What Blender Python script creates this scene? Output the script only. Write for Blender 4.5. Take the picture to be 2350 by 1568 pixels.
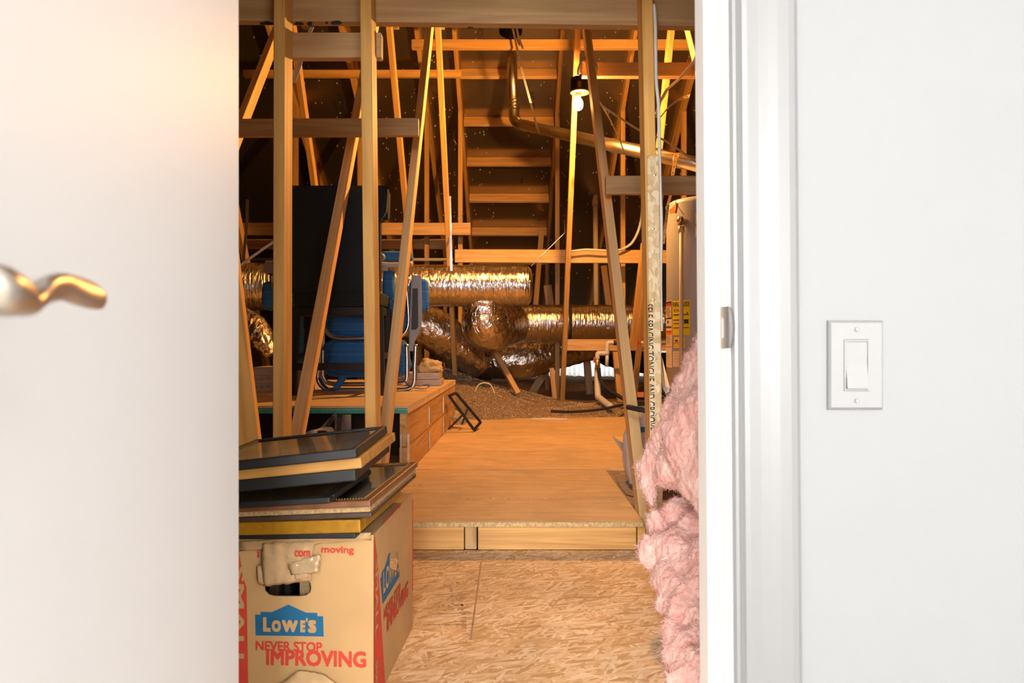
import bpy, bmesh, math, random
from mathutils import Vector, Matrix, noise
random.seed(7)
for o in list(bpy.data.objects): bpy.data.objects.remove(o)
SC = bpy.context.scene
COL = SC.collection
R = math.radians

# ------------------------------------------------------------------ camera, world, lights, exposure
F = 1566.67            # focal length in pixels of the 2350 px wide frame (24 mm on 36 mm)
CAMZ = 0.775           # camera height above the attic subfloor (z = 0)
cd = bpy.data.cameras.new('camera'); cam = bpy.data.objects.new('camera', cd); COL.objects.link(cam)
cam.location = (0, 0, CAMZ); cam.rotation_euler = (R(90), 0, 0)
cd.lens = 24; cd.sensor_width = 36; cd.clip_start = 0.01; cd.clip_end = 100
cd.dof.use_dof = True; cd.dof.focus_distance = 2.9; cd.dof.aperture_fstop = 8.0
SC.camera = cam
W = bpy.data.worlds.new('world'); SC.world = W; W.use_nodes = True
W.node_tree.nodes['Background'].inputs[0].default_value = (0.92, 0.97, 1.0, 1)
W.node_tree.nodes['Background'].inputs[1].default_value = 1.4
def area(name, loc, rot, sx, sy, power, col):
    l = bpy.data.lights.new(name, 'AREA'); l.shape = 'RECTANGLE'; l.size = sx; l.size_y = sy
    l.energy = power; l.color = col
    o = bpy.data.objects.new(name, l); COL.objects.link(o); o.location = loc; o.rotation_euler = rot
    return o
area('room_fill_left', (-0.6, -1.9, 2.2), (0, 0, 0), .9, .9, 105, (1.0, 0.99, 0.985))  # unseen overhead fill, added to brighten the insulation and jamb
area('room_fill_right', (1.35, -0.7, 2.2), (0, 0, 0), .9, .9, 13, (1.0, 0.99, 0.985))  # unseen overhead fill, added to light the face of the open door
area('room_fill_back', (-0.5, -5.8, 1.4), (R(90), 0, 0), 3.6, 1.5, 420, (1.0, 0.99, 0.985))  # unseen far fill, added to carry light into the attic; no window behind it
BULB_COL = (1.0, 0.46, 0.115)
BULB_STRENGTH = 2350.0
vs = SC.view_settings
vs.view_transform = 'Standard'; vs.look = 'None'; vs.gamma = 1; vs.use_curve_mapping = False
vs.exposure = 0.90

# ------------------------------------------------------------------ helpers
def U(x, y, Y):                                   # photo pixel + distance -> point in the attic
    return Vector(((x - 1175) / F * Y, Y, CAMZ - (y - 784) / F * Y))
def ray(x, y): return Vector(((x - 1175) / F, 1, -(y - 784) / F))
C0 = Vector((0, 0, CAMZ))
def ray_plane(x, y, P, n):
    d = ray(x, y); return C0 + d * ((P - C0).dot(n) / d.dot(n))
WM = {}
def link(name, me, mat=None, parent=None, M=None, smooth=False, label=None, cat=None, group=None, kind=None):
    M = M or Matrix.Identity(4)
    o = bpy.data.objects.new(name, me); COL.objects.link(o)
    if mat is not None and me is not None and len(me.materials) == 0: me.materials.append(mat)
    if smooth and me is not None:
        me.polygons.foreach_set('use_smooth', [True] * len(me.polygons))
    if parent is not None:
        o.parent = parent; o.matrix_basis = WM[parent.name].inverted() @ M
    else: o.matrix_basis = M
    WM[o.name] = M.copy()
    if label: o['label'] = label
    if cat: o['category'] = cat
    if group: o['group'] = group
    if kind: o['kind'] = kind
    return o
def thing(name, loc, label, cat, group=None, kind=None, rz=0):
    return link(name, None, M=Matrix.Translation(Vector(loc)) @ Matrix.Rotation(rz, 4, 'Z'), label=label, cat=cat, group=group, kind=kind)
def pydata(name, v, f):
    me = bpy.data.meshes.new(name); me.from_pydata([tuple(p) for p in v], [], f); me.update(); return me
def bm_mesh(name, bm):
    me = bpy.data.meshes.new(name); bm.to_mesh(me); bm.free(); return me
def box_me(name, sx, sy, sz, c=0.002, segs=1):
    bm = bmesh.new(); bmesh.ops.create_cube(bm, size=1)
    for v in bm.verts: v.co = Vector((v.co.x * sx, v.co.y * sy, v.co.z * sz))
    if c: bmesh.ops.bevel(bm, geom=bm.edges[:], offset=min(c, .45 * min(sx, sy, sz)), segments=segs, affect='EDGES', profile=.5)
    return bm_mesh(name, bm)
def abox(name, lo, hi, mat, parent=None, c=0.002, **k):      # axis-aligned box, origin at its centre
    lo, hi = Vector(lo), Vector(hi); s = hi - lo
    return link(name, box_me(name, *s, c=c), mat, parent, Matrix.Translation((lo + hi) / 2), **k)
def frame_M(p0, p1, hint=Vector((1, 0, 0))):
    a = (p1 - p0).normalized(); x = (hint - a * hint.dot(a)).normalized(); y = a.cross(x)
    M = Matrix((x, y, a)).transposed().to_4x4(); M.translation = (p0 + p1) / 2
    return M
def stick(name, p0, p1, w, h, mat, parent=None, hint=Vector((1, 0, 0)), c=0.003, **k):
    p0, p1 = Vector(p0), Vector(p1)
    return link(name, box_me(name, w, h, (p1 - p0).length, c=c), mat, parent, frame_M(p0, p1, hint), **k)
def smooth_path(pts, n=8):
    P = [Vector(p) for p in pts]; out = []
    for i in range(len(P) - 1):
        p0 = P[max(i - 1, 0)]; p1 = P[i]; p2 = P[i + 1]; p3 = P[min(i + 2, len(P) - 1)]
        for k in range(n):
            t = k / n
            out.append(.5 * ((2 * p1) + (p2 - p0) * t + (2 * p0 - 5 * p1 + 4 * p2 - p3) * t * t + (3 * p1 - p0 - 3 * p2 + p3) * t ** 3))
    out.append(P[-1]); return out
def sweep(name, pts, rad, seg=12, disp=None, cap=True, sx=1.0, up=Vector((0, 0, 1))):
    n = len(pts); rads = rad if isinstance(rad, (list, tuple)) else [rad] * n
    v = []; f = []; prev = None
    for i, p in enumerate(pts):
        t = (pts[min(i + 1, n - 1)] - pts[max(i - 1, 0)]).normalized()
        if prev is None:
            q = up if abs(t.dot(up)) < .95 else Vector((1, 0, 0))
            x = (q - t * q.dot(t)).normalized()
        else: x = (prev - t * prev.dot(t)).normalized()
        prev = x; y = t.cross(x)
        for k in range(seg):
            a = 2 * math.pi * k / seg
            d = x * math.cos(a) + y * math.sin(a) * sx
            r = rads[i] + (disp(i, a, p) if disp else 0)
            v.append(p + d * r)
    for i in range(n - 1):
        for k in range(seg):
            a, b = i * seg + k, i * seg + (k + 1) % seg
            f.append((a, b, b + seg, a + seg))
    if cap:
        f.append(tuple(range(seg - 1, -1, -1))); f.append(tuple(range((n - 1) * seg, n * seg)))
    return pydata(name, v, f)
def tube(name, pts, r, mat, parent=None, seg=8, n=6, sm=True, **k):
    P = smooth_path(pts, n) if sm else [Vector(p) for p in pts]
    return link(name, sweep(name, P, r, seg), mat, parent, smooth=True, **k)
def lathe(name, prof, seg=24):
    v = []; f = []
    for r, z in prof:
        for k in range(seg):
            a = 2 * math.pi * k / seg; v.append((r * math.cos(a), r * math.sin(a), z))
    for i in range(len(prof) - 1):
        for k in range(seg):
            a, b = i * seg + k, i * seg + (k + 1) % seg
            f.append((a, b, b + seg, a + seg))
    f.append(tuple(range(seg - 1, -1, -1))); f.append(tuple(range((len(prof) - 1) * seg, len(prof) * seg)))
    return pydata(name, v, f)
def prism(name, poly, M0, t):                    # polygon in local xy extruded along local z by t
    n = len(poly)
    v = [M0 @ Vector((x, y, 0)) for x, y in poly] + [M0 @ Vector((x, y, t)) for x, y in poly]
    f = [tuple(range(n - 1, -1, -1)), tuple(range(n, 2 * n))] + [(i, (i + 1) % n, n + (i + 1) % n, n + i) for i in range(n)]
    me = pydata(name, v, f)
    bm = bmesh.new(); bm.from_mesh(me); bmesh.ops.recalc_face_normals(bm, faces=bm.faces[:]); bm.to_mesh(me); bm.free()
    return me
def text_me(s, bold=0.0, cut_low=None):
    cu = bpy.data.curves.new('lettering', 'FONT'); cu.body = s; cu.resolution_u = 3
    o = bpy.data.objects.new('lettering', cu); COL.objects.link(o)
    dg = bpy.context.evaluated_depsgraph_get()
    me = bpy.data.meshes.new_from_object(o.evaluated_get(dg))
    bpy.data.objects.remove(o); me.materials.clear()
    xs = [v.co.x for v in me.vertices]; ys = [v.co.y for v in me.vertices]
    x0, x1, y0, y1 = min(xs), max(xs), min(ys), max(ys)
    for v in me.vertices: v.co = Vector(((v.co.x - x0) / (x1 - x0), (v.co.y - y0) / (y1 - y0), 0))
    if bold:
        n0 = len(me.vertices); co = [v.co.copy() for v in me.vertices]; fc = [tuple(p.vertices) for p in me.polygons]; vv = []; ff = []
        bx_ = bold * .55 / (x1 - x0); by_ = bold * .55 / (y1 - y0)
        for k, (ax, ay) in enumerate(((-1, -1), (1, -1), (1, 1), (-1, 1), (0, 0), (0, 1), (0, -1), (1, 0), (-1, 0))):
            vv += [Vector((c.x * (1 - 2 * bx_) + bx_ + ax * bx_, c.y * (1 - 2 * by_) + by_ + ay * by_, k * 4e-5)) for c in co]; ff += [tuple(i + k * n0 for i in q) for q in fc]
        bpy.data.meshes.remove(me); me = pydata('lettering', vv, ff)
    if cut_low is not None:
        bm = bmesh.new(); bm.from_mesh(me)
        bmesh.ops.bisect_plane(bm, geom=bm.verts[:] + bm.edges[:] + bm.faces[:], plane_co=(0, cut_low, 0), plane_no=(0, -1, 0), clear_outer=True)
        bm.to_mesh(me); bm.free()
    return me
def lettering(name, s, O, ux, uy, mat, parent, bold=0.0, cut_low=None):   # fits the text into the box O, O+ux, O+uy
    me = text_me(s, bold, cut_low)
    nz = ux.cross(uy).normalized()
    for v in me.vertices: v.co = O + ux * v.co.x + uy * v.co.y + nz * v.co.z
    return link(name, me, mat, parent)

# ------------------------------------------------------------------ materials
def nt(name):
    m = bpy.data.materials.new(name); m.use_nodes = True
    t = m.node_tree; return m, t, t.nodes['Principled BSDF']
def N(t, kind, **ins):
    n = t.nodes.new(kind)
    for k, v in ins.items():
        if k.startswith('i_'): n.inputs[k[2:]].default_value = v
        else: setattr(n, k, v)
    return n
def plain(name, col, rough=.5, metal=0.0, noise_amt=0.0, nscale=8, bump=0.0, bscale=60, emit=None, spec=None):
    m, t, b = nt(name)
    b.inputs['Base Color'].default_value = (*col, 1); b.inputs['Roughness'].default_value = rough; b.inputs['Metallic'].default_value = metal
    if spec is not None: b.inputs['Specular IOR Level'].default_value = spec
    tc = N(t, 'ShaderNodeTexCoord')
    nz = N(t, 'ShaderNodeTexNoise', i_Scale=nscale, i_Detail=5.0); t.links.new(tc.outputs['Object'], nz.inputs['Vector'])
    rp = N(t, 'ShaderNodeMapRange'); rp.inputs[1].default_value = .3; rp.inputs[2].default_value = .7
    rp.inputs[3].default_value = 1 - noise_amt; rp.inputs[4].default_value = 1 + noise_amt * .5
    t.links.new(nz.outputs['Fac'], rp.inputs[0])
    mx = N(t, 'ShaderNodeMix', data_type='RGBA', blend_type='MULTIPLY'); mx.inputs[0].default_value = 1
    mx.inputs[6].default_value = (*col, 1); t.links.new(rp.outputs[0], mx.inputs[7]); t.links.new(mx.outputs[2], b.inputs['Base Color'])
    if bump:
        n2 = N(t, 'ShaderNodeTexNoise', i_Scale=bscale, i_Detail=4.0); t.links.new(tc.outputs['Object'], n2.inputs['Vector'])
        bp = N(t, 'ShaderNodeBump', i_Strength=bump, i_Distance=.004); t.links.new(n2.outputs['Fac'], bp.inputs['Height']); t.links.new(bp.outputs[0], b.inputs['Normal'])
    if emit: b.inputs['Emission Color'].default_value = (*emit[0], 1); b.inputs['Emission Strength'].default_value = emit[1]
    return m
def wood(name, dark, light, across=26, along=1.1, axis='Z', rough=.62, knots=True, dirt=0.0, rings=7):
    m, t, b = nt(name); L = t.links
    tc = N(t, 'ShaderNodeTexCoord'); oi = N(t, 'ShaderNodeObjectInfo')
    ad = N(t, 'ShaderNodeVectorMath', operation='MULTIPLY_ADD'); L.new(oi.outputs['Random'], ad.inputs[0]); ad.inputs[1].default_value = (13, 7, 29); L.new(tc.outputs['Object'], ad.inputs[2])
    sc = {'Z': (across, across, along), 'X': (along, across, across), 'Y': (across, along, across)}[axis]
    mp = N(t, 'ShaderNodeMapping'); mp.inputs['Scale'].default_value = sc; L.new(ad.outputs[0], mp.inputs[0])
    n1 = N(t, 'ShaderNodeTexNoise', i_Scale=1.0, i_Detail=5.0, i_Roughness=.65, i_Distortion=.4); L.new(mp.outputs[0], n1.inputs['Vector'])
    sc2 = tuple(s / across * rings if s == across else s * .5 for s in sc)
    mp2 = N(t, 'ShaderNodeMapping'); mp2.inputs['Scale'].default_value = sc2; L.new(ad.outputs[0], mp2.inputs[0])
    n2 = N(t, 'ShaderNodeTexNoise', i_Scale=1.0, i_Detail=2.0); L.new(mp2.outputs[0], n2.inputs['Vector'])
    sn = N(t, 'ShaderNodeMath', operation='SINE'); ml = N(t, 'ShaderNodeMath', operation='MULTIPLY'); ml.inputs[1].default_value = 55.0
    L.new(n2.outputs['Fac'], ml.inputs[0]); L.new(ml.outputs[0], sn.inputs[0])
    ma = N(t, 'ShaderNodeMath', operation='MULTIPLY_ADD'); ma.inputs[1].default_value = .07; L.new(sn.outputs[0], ma.inputs[0]); L.new(n1.outputs['Fac'], ma.inputs[2])
    cr = N(t, 'ShaderNodeValToRGB'); cr.color_ramp.elements[0].position = .22; cr.color_ramp.elements[1].position = .66
    cr.color_ramp.elements[0].color = (*dark, 1); cr.color_ramp.elements[1].color = (*light, 1); L.new(ma.outputs[0], cr.inputs[0])
    out = cr.outputs[0]
    if knots:
        mp3 = N(t, 'ShaderNodeMapping'); mp3.inputs['Scale'].default_value = tuple(9 if s == across else 3.2 for s in sc); L.new(ad.outputs[0], mp3.inputs[0])
        vo = N(t, 'ShaderNodeTexVoronoi', i_Scale=.55); L.new(mp3.outputs[0], vo.inputs['Vector'])
        mr = N(t, 'ShaderNodeMapRange'); mr.inputs[1].default_value = .04; mr.inputs[2].default_value = .13; mr.inputs[3].default_value = .28; mr.inputs[4].default_value = 1
        L.new(vo.outputs['Distance'], mr.inputs[0])
        mx = N(t, 'ShaderNodeMix', data_type='RGBA', blend_type='MULTIPLY'); mx.inputs[0].default_value = .8; L.new(out, mx.inputs[6]); L.new(mr.outputs[0], mx.inputs[7]); out = mx.outputs[2]
    if dirt:
        n3 = N(t, 'ShaderNodeTexNoise', i_Scale=3.0, i_Detail=8.0, i_Roughness=.7); L.new(tc.outputs['Object'], n3.inputs['Vector'])
        m3 = N(t, 'ShaderNodeMapRange'); m3.inputs[1].default_value = .42; m3.inputs[2].default_value = .68; m3.inputs[3].default_value = 1; m3.inputs[4].default_value = 1 - dirt; L.new(n3.outputs['Fac'], m3.inputs[0])
        mx = N(t, 'ShaderNodeMix', data_type='RGBA', blend_type='MULTIPLY'); mx.inputs[0].default_value = 1; L.new(out, mx.inputs[6]); L.new(m3.outputs[0], mx.inputs[7]); out = mx.outputs[2]
    hs = N(t, 'ShaderNodeHueSaturation'); mr = N(t, 'ShaderNodeMapRange'); mr.inputs[3].default_value = .82; mr.inputs[4].default_value = 1.15
    L.new(oi.outputs['Random'], mr.inputs[0]); L.new(mr.outputs[0], hs.inputs['Value']); L.new(out, hs.inputs['Color'])
    L.new(hs.outputs[0], b.inputs['Base Color']); b.inputs['Roughness'].default_value = rough
    bp = N(t, 'ShaderNodeBump', i_Strength=.15, i_Distance=.002); L.new(ma.outputs[0], bp.inputs['Height']); L.new(bp.outputs[0], b.inputs['Normal'])
    return m
def osb(name, cols, scale=1.0, rough=.7, dirt=.35):
    m, t, b = nt(name); L = t.links
    tc = N(t, 'ShaderNodeTexCoord'); last = None
    dn = N(t, 'ShaderNodeTexNoise', i_Scale=9.0, i_Detail=2.0); L.new(tc.outputs['Object'], dn.inputs['Vector'])
    wv = N(t, 'ShaderNodeVectorMath', operation='MULTIPLY_ADD'); L.new(dn.outputs['Color'], wv.inputs[0]); wv.inputs[1].default_value = (.012, .012, .012); L.new(tc.outputs['Object'], wv.inputs[2])
    for i, ang in enumerate((15, 75, -40, 120, 165)):
        ro = N(t, 'ShaderNodeVectorRotate', rotation_type='Z_AXIS'); ro.inputs['Angle'].default_value = R(ang); L.new(wv.outputs[0], ro.inputs['Vector'])
        mp = N(t, 'ShaderNodeMapping'); mp.inputs['Location'].default_value = (i * 3.1, i * 1.7, i)
        mp.inputs['Scale'].default_value = (16 * scale, 95 * scale, 30 * scale); L.new(ro.outputs[0], mp.inputs[0])
        vo = N(t, 'ShaderNodeTexVoronoi', i_Scale=1.0, i_Randomness=1.0); L.new(mp.outputs[0], vo.inputs['Vector'])
        sp = N(t, 'ShaderNodeSeparateColor'); L.new(vo.outputs['Color'], sp.inputs[0])
        cr = N(t, 'ShaderNodeValToRGB'); L.new(sp.outputs[0], cr.inputs[0])
        els = cr.color_ramp.elements; els[0].color = (*cols[0], 1); els[1].color = (*cols[2], 1); e = els.new(.5); e.color = (*cols[1], 1)
        if last is None: last = cr.outputs[0]
        else:
            gt = N(t, 'ShaderNodeMath', operation='GREATER_THAN'); gt.inputs[1].default_value = .66; L.new(sp.outputs[1], gt.inputs[0])
            mx = N(t, 'ShaderNodeMix', data_type='RGBA'); L.new(gt.outputs[0], mx.inputs[0]); L.new(last, mx.inputs[6]); L.new(cr.outputs[0], mx.inputs[7]); last = mx.outputs[2]
    n3 = N(t, 'ShaderNodeTexNoise', i_Scale=2.2, i_Detail=9.0, i_Roughness=.72); L.new(tc.outputs['Object'], n3.inputs['Vector'])
    m3 = N(t, 'ShaderNodeMapRange'); m3.inputs[1].default_value = .42; m3.inputs[2].default_value = .72; m3.inputs[3].default_value = 1; m3.inputs[4].default_value = 1 - dirt; L.new(n3.outputs['Fac'], m3.inputs[0])
    mx = N(t, 'ShaderNodeMix', data_type='RGBA', blend_type='MULTIPLY'); mx.inputs[0].default_value = 1; L.new(last, mx.inputs[6]); L.new(m3.outputs[0], mx.inputs[7])
    L.new(mx.outputs[2], b.inputs['Base Color']); b.inputs['Roughness'].default_value = rough
    return m
def foil(name, col, rough, bump, scale, stretch=(1, 1, 1), detail=3.0):
    m, t, b = nt(name); L = t.links
    b.inputs['Metallic'].default_value = 1; b.inputs['Base Color'].default_value = (*col, 1); b.inputs['Roughness'].default_value = rough
    tc = N(t, 'ShaderNodeTexCoord'); mp = N(t, 'ShaderNodeMapping'); mp.inputs['Scale'].default_value = stretch; L.new(tc.outputs['Object'], mp.inputs[0])
    n1 = N(t, 'ShaderNodeTexNoise', i_Scale=scale, i_Detail=detail, i_Distortion=.8); L.new(mp.outputs[0], n1.inputs['Vector'])
    bp = N(t, 'ShaderNodeBump', i_Strength=bump, i_Distance=.02); L.new(n1.outputs['Fac'], bp.inputs['Height']); L.new(bp.outputs[0], b.inputs['Normal'])
    return m
def stripes(name, c1, c2, axis, freq, rough=.8):
    m, t, b = nt(name); L = t.links
    tc = N(t, 'ShaderNodeTexCoord'); sp = N(t, 'ShaderNodeSeparateXYZ'); L.new(tc.outputs['Object'], sp.inputs[0])
    cb = N(t, 'ShaderNodeCombineXYZ'); L.new(sp.outputs[axis], cb.inputs[0])
    n1 = N(t, 'ShaderNodeTexNoise', i_Scale=freq, i_Detail=4.0, i_Roughness=.7); L.new(cb.outputs[0], n1.inputs['Vector'])
    cr = N(t, 'ShaderNodeValToRGB'); cr.color_ramp.elements[0].position = .35; cr.color_ramp.elements[1].position = .68
    cr.color_ramp.elements[0].color = (*c1, 1); cr.color_ramp.elements[1].color = (*c2, 1); L.new(n1.outputs['Fac'], cr.inputs[0]); L.new(cr.outputs[0], b.inputs['Base Color'])
    b.inputs['Roughness'].default_value = rough
    return m

M_white = plain('darkened_white_wall', (.136, .139, .140), .6, noise_amt=.01, bump=.02, bscale=180)  # white wall darkened in colour to offset the strong room lamps
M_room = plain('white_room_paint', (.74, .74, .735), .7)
M_trim = plain('darkened_white_trim', (.115, .1147, .114), .4)  # trim colour darkened too, holding back the lamplight on it
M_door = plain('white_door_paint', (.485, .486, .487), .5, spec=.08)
M_jamb = plain('lightened_jamb_trim', (.80, .765, .72), .4)  # trim paint lightened, standing in for light missing on the jamb
M_plate = plain('darkened_white_plastic', (.142, .142, .142), .3)  # switch plate darkened in colour against the same lamps
M_nickel = plain('satin_nickel', (.46, .41, .35), .36, 1.0)
M_dmetal = plain('shaded_nickel_lip', (.045, .042, .04), .5, .3)  # nickel lip coloured darker, its shading put into the metal
M_carpet = plain('beige_carpet', (.55, .52, .48), .95, noise_amt=.2, nscale=60)
M_lum = wood('pine_lumber', (.60, .29, .06), (.88, .50, .14))
M_lumb = wood('brown_grained_lumber', (.52, .285, .11), (.84, .545, .25), across=34, along=.5)
M_lumd = wood('dusty_aged_lumber', (.38, .205, .08), (.60, .37, .165))
M_lumo = wood('orange_pine_lumber', (.40, .20, .05), (.62, .37, .12))
M_lump = wood('pale_pine_board', (.45, .25, .085), (.70, .445, .19), across=22)
M_fasc = wood('pine_step_board', (.40, .19, .045), (.68, .38, .115), axis='X', across=40, rings=12)
M_plyw = wood('plywood_sheet', (.60, .405, .22), (.82, .59, .345), axis='X', across=46, along=2.2, knots=False, dirt=.22, rings=4)
M_plye = plain('particle_edge', (.62, .42, .20), .8, noise_amt=.4, nscale=120)
M_sidew = wood('orange_side_board', (.40, .20, .055), (.66, .39, .14), axis='Y', across=22, along=1.5, rings=9)
M_osb = osb('osb_floor', ((.58, .34, .15), (.82, .56, .30), (.95, .78, .54)), 1.2)
M_osb2 = osb('osb_strip', ((.62, .42, .20), (.76, .57, .32), (.86, .72, .48)), 1.5, dirt=.05)
M_green = plain('green_edge_seal', (.02, .33, .25), .5, noise_amt=.2, nscale=30)
M_foilroof = foil('foil_roof_deck', (.46, .38, .28), .24, .04, 14); M_foilroof.node_tree.nodes['Principled BSDF'].inputs['Metallic'].default_value = .93
M_duct = foil('crinkled_duct_foil', (.82, .78, .74), .2, .8, 10, (4.0, 1, 1), 5.0)
M_ductf = foil('flex_duct_foil', (.78, .73, .67), .2, .9, 14, (1.6, 1, 1), 5.0)
M_galv = foil('galvanized_pipe', (.62, .56, .47), .3, .05, 20)
M_strap = foil('galvanized_strap', (.75, .72, .68), .3, .05, 30)
M_black = plain('black_plastic', (.012, .012, .013), .45)
M_blackm = plain('black_painted_wood', (.010, .0098, .0098), .5, noise_amt=.25, nscale=14)
M_rubber = plain('black_foam', (.015, .015, .016), .85)
M_grey = plain('grey_plastic', (.27, .26, .29), .45)
M_dgrey = plain('charcoal_pad', (.05, .05, .055), .7)
M_alu = foil('brushed_aluminium', (.74, .72, .70), .28, .02, 30)
M_navy = plain('charcoal_fabric', (.012, .021, .028), .95, noise_amt=.5, nscale=220, bump=.4, bscale=500)
M_blue = stripes('blue_striped_fabric', (.012, .075, .30), (.05, .27, .66), 2, 62)
M_bluer = plain('blue_webbing', (.02, .07, .38), .8)
M_card = plain('kraft_cardboard', (.50, .30, .122), .75, noise_amt=.12, nscale=7)
M_cardl = plain('torn_cardboard', (.50, .32, .155), .85, noise_amt=.2, nscale=30)
M_red = plain('red_print', (.56, .045, .022), .7, noise_amt=.08)
M_lblue = plain('blue_print', (.005, .115, .24), .7, noise_amt=.08)
M_ink = plain('black_print', (.02, .018, .016), .8)
M_inkg = plain('faded_grey_print', (.42, .28, .16), .8)
M_tape = plain('clear_tape', (.46, .31, .17), .12)
M_gold = plain('gold_frame', (.36, .165, .005), .45, .2, noise_amt=.2, nscale=60)
M_goldb = plain('gold_beads', (.55, .33, .08), .35, .6)
M_oak = wood('oak_frame', (.38, .165, .028), (.60, .30, .065), axis='X', across=80, along=4, knots=False)
M_brown = plain('mahogany_frame', (.20, .075, .028), .4, noise_amt=.3, nscale=30)
M_dbrown = plain('dark_walnut_frame', (.06, .032, .018), .5, noise_amt=.3, nscale=40)
M_tan = plain('tan_linen_mat', (.42, .27, .12), .9, noise_amt=.35, nscale=160)
M_matte = plain('picture_paper', (.86, .92, .84), .35, noise_amt=.06)
M_paper2 = plain('picture_sand', (.86, .80, .62), .35, noise_amt=.35, nscale=6)
M_wh = plain('water_heater_enamel', (.40, .41, .425), .35)
M_pvc = plain('cream_pipe', (.66, .53, .36), .4)
M_pvcw = plain('white_pipe', (.60, .57, .52), .4)
M_cable = plain('white_cable', (.72, .69, .66), .5)
M_cableg = plain('grey_cable', (.38, .35, .32), .5)
M_yel = plain('yellow_sticker', (.78, .60, .01), .5)
M_lab = plain('pale_sticker', (.74, .62, .50), .6, noise_amt=.05)
M_oran = plain('orange_sticker', (.85, .17, .012), .5)
M_redv = plain('red_valve', (.5, .03, .02), .5)
M_brass = plain('brass_fitting', (.62, .42, .14), .35, .9)
M_bag = plain('white_plastic_sack', (.62, .58, .55), .45, noise_amt=.15, nscale=8)
M_wbox = plain('white_carton', (.52, .44, .38), .7, noise_amt=.08)
M_kpaper = plain('brown_packing_paper', (.52, .36, .17), .8, noise_amt=.2, nscale=30)
M_blow = plain('blown_insulation', (.30, .21, .125), .98, noise_amt=.55, nscale=70, bump=1.0, bscale=90)
M_flake = plain('insulation_flakes', (.62, .48, .33), .95, noise_amt=.3, nscale=3)
M_crumb = plain('pale_crumbs', (.62, .48, .33), .95, noise_amt=.4, nscale=200)
M_nail = plain('nail_tips', (.92, .88, .8), .4)
M_jbox = plain('black_junction_box', (.004, .0035, .003), .7, spec=.05)
M_jring = plain('brown_lampholder', (.03, .012, .005), .6, spec=.1)
M_porc = plain('brown_porcelain', (.012, .006, .003), .5, spec=.1)
M_drywall = plain('drywall_back', (.30, .27, .22), .9)
M_dark = plain('dark_sheathing_and_void', (.06, .045, .03), .9)
def pink_mat():
    m, t, b = nt('pink_fiberglass'); L = t.links
    tc = N(t, 'ShaderNodeTexCoord')
    mp0 = N(t, 'ShaderNodeMapping'); mp0.inputs['Rotation'].default_value = (0, -.5, 0); mp0.inputs['Scale'].default_value = (1, 1, 1); L.new(tc.outputs['Object'], mp0.inputs[0])
    mp1 = N(t, 'ShaderNodeMapping'); mp1.inputs['Scale'].default_value = (26, 18, 7); L.new(mp0.outputs[0], mp1.inputs[0])
    n1 = N(t, 'ShaderNodeTexNoise', i_Scale=1.0, i_Detail=7.0, i_Roughness=.65, i_Distortion=.7); L.new(mp1.outputs[0], n1.inputs['Vector'])
    cr = N(t, 'ShaderNodeValToRGB'); e = cr.color_ramp.elements; e[0].position = .30; e[1].position = .72
    e[0].color = (.78, .34, .28, 1); e[1].color = (.95, .74, .66, 1); k = e.new(.5); k.color = (.92, .54, .46, 1)
    L.new(n1.outputs['Fac'], cr.inputs[0]); L.new(cr.outputs[0], b.inputs['Base Color'])
    b.inputs['Roughness'].default_value = 1; b.inputs['Specular IOR Level'].default_value = .05
    b.inputs['Sheen Weight'].default_value = .25
    mp = N(t, 'ShaderNodeMapping'); mp.inputs['Scale'].default_value = (60, 60, 22); mp.inputs['Rotation'].default_value = (.4, .5, .2); L.new(tc.outputs['Object'], mp.inputs[0])
    n2 = N(t, 'ShaderNodeTexNoise', i_Scale=1.0, i_Detail=6.0, i_Distortion=1.2); L.new(mp.outputs[0], n2.inputs['Vector'])
    bp = N(t, 'ShaderNodeBump', i_Strength=.6, i_Distance=.012); L.new(n2.outputs['Fac'], bp.inputs['Height']); L.new(bp.outputs[0], b.inputs['Normal'])
    return m
M_pink = pink_mat()
M_fib = plain('pink_fibres', (.88, .56, .50), 1.0, noise_amt=.1)
def translucent_mat():
    m, t, b = nt('white_foam_vent'); L = t.links
    tr = N(t, 'ShaderNodeBsdfTranslucent'); tr.inputs[0].default_value = (.9, .93, .9, 1)
    mx = N(t, 'ShaderNodeMixShader'); mx.inputs[0].default_value = .75; b.inputs['Base Color'].default_value = (.85, .87, .85, 1)
    L.new(b.outputs[0], mx.inputs[1]); L.new(tr.outputs[0], mx.inputs[2]); L.new(mx.outputs[0], t.nodes['Material Output'].inputs[0])
    return m
M_vent = translucent_mat()
def glass_mat():
    m, t, b = nt('picture_glass'); L = t.links
    gl = N(t, 'ShaderNodeBsdfGlossy'); gl.inputs['Roughness'].default_value = .06
    tp = N(t, 'ShaderNodeBsdfTransparent'); fr = N(t, 'ShaderNodeFresnel'); fr.inputs[0].default_value = 1.28
    mx = N(t, 'ShaderNodeMixShader'); L.new(fr.outputs[0], mx.inputs[0]); L.new(tp.outputs[0], mx.inputs[1]); L.new(gl.outputs[0], mx.inputs[2]); L.new(mx.outputs[0], t.nodes['Material Output'].inputs[0])
    return m
M_glass = glass_mat()
m, t, b = nt('glowing_bulb'); M_bulb = m
b.inputs['Base Color'].default_value = (1, .9, .7, 1); b.inputs['Emission Color'].default_value = (*BULB_COL, 1); b.inputs['Emission Strength'].default_value = BULB_STRENGTH

XH = Vector((1, 0, 0)); YH = Vector((0, 1, 0)); ZH = Vector((0, 0, 1))

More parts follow.
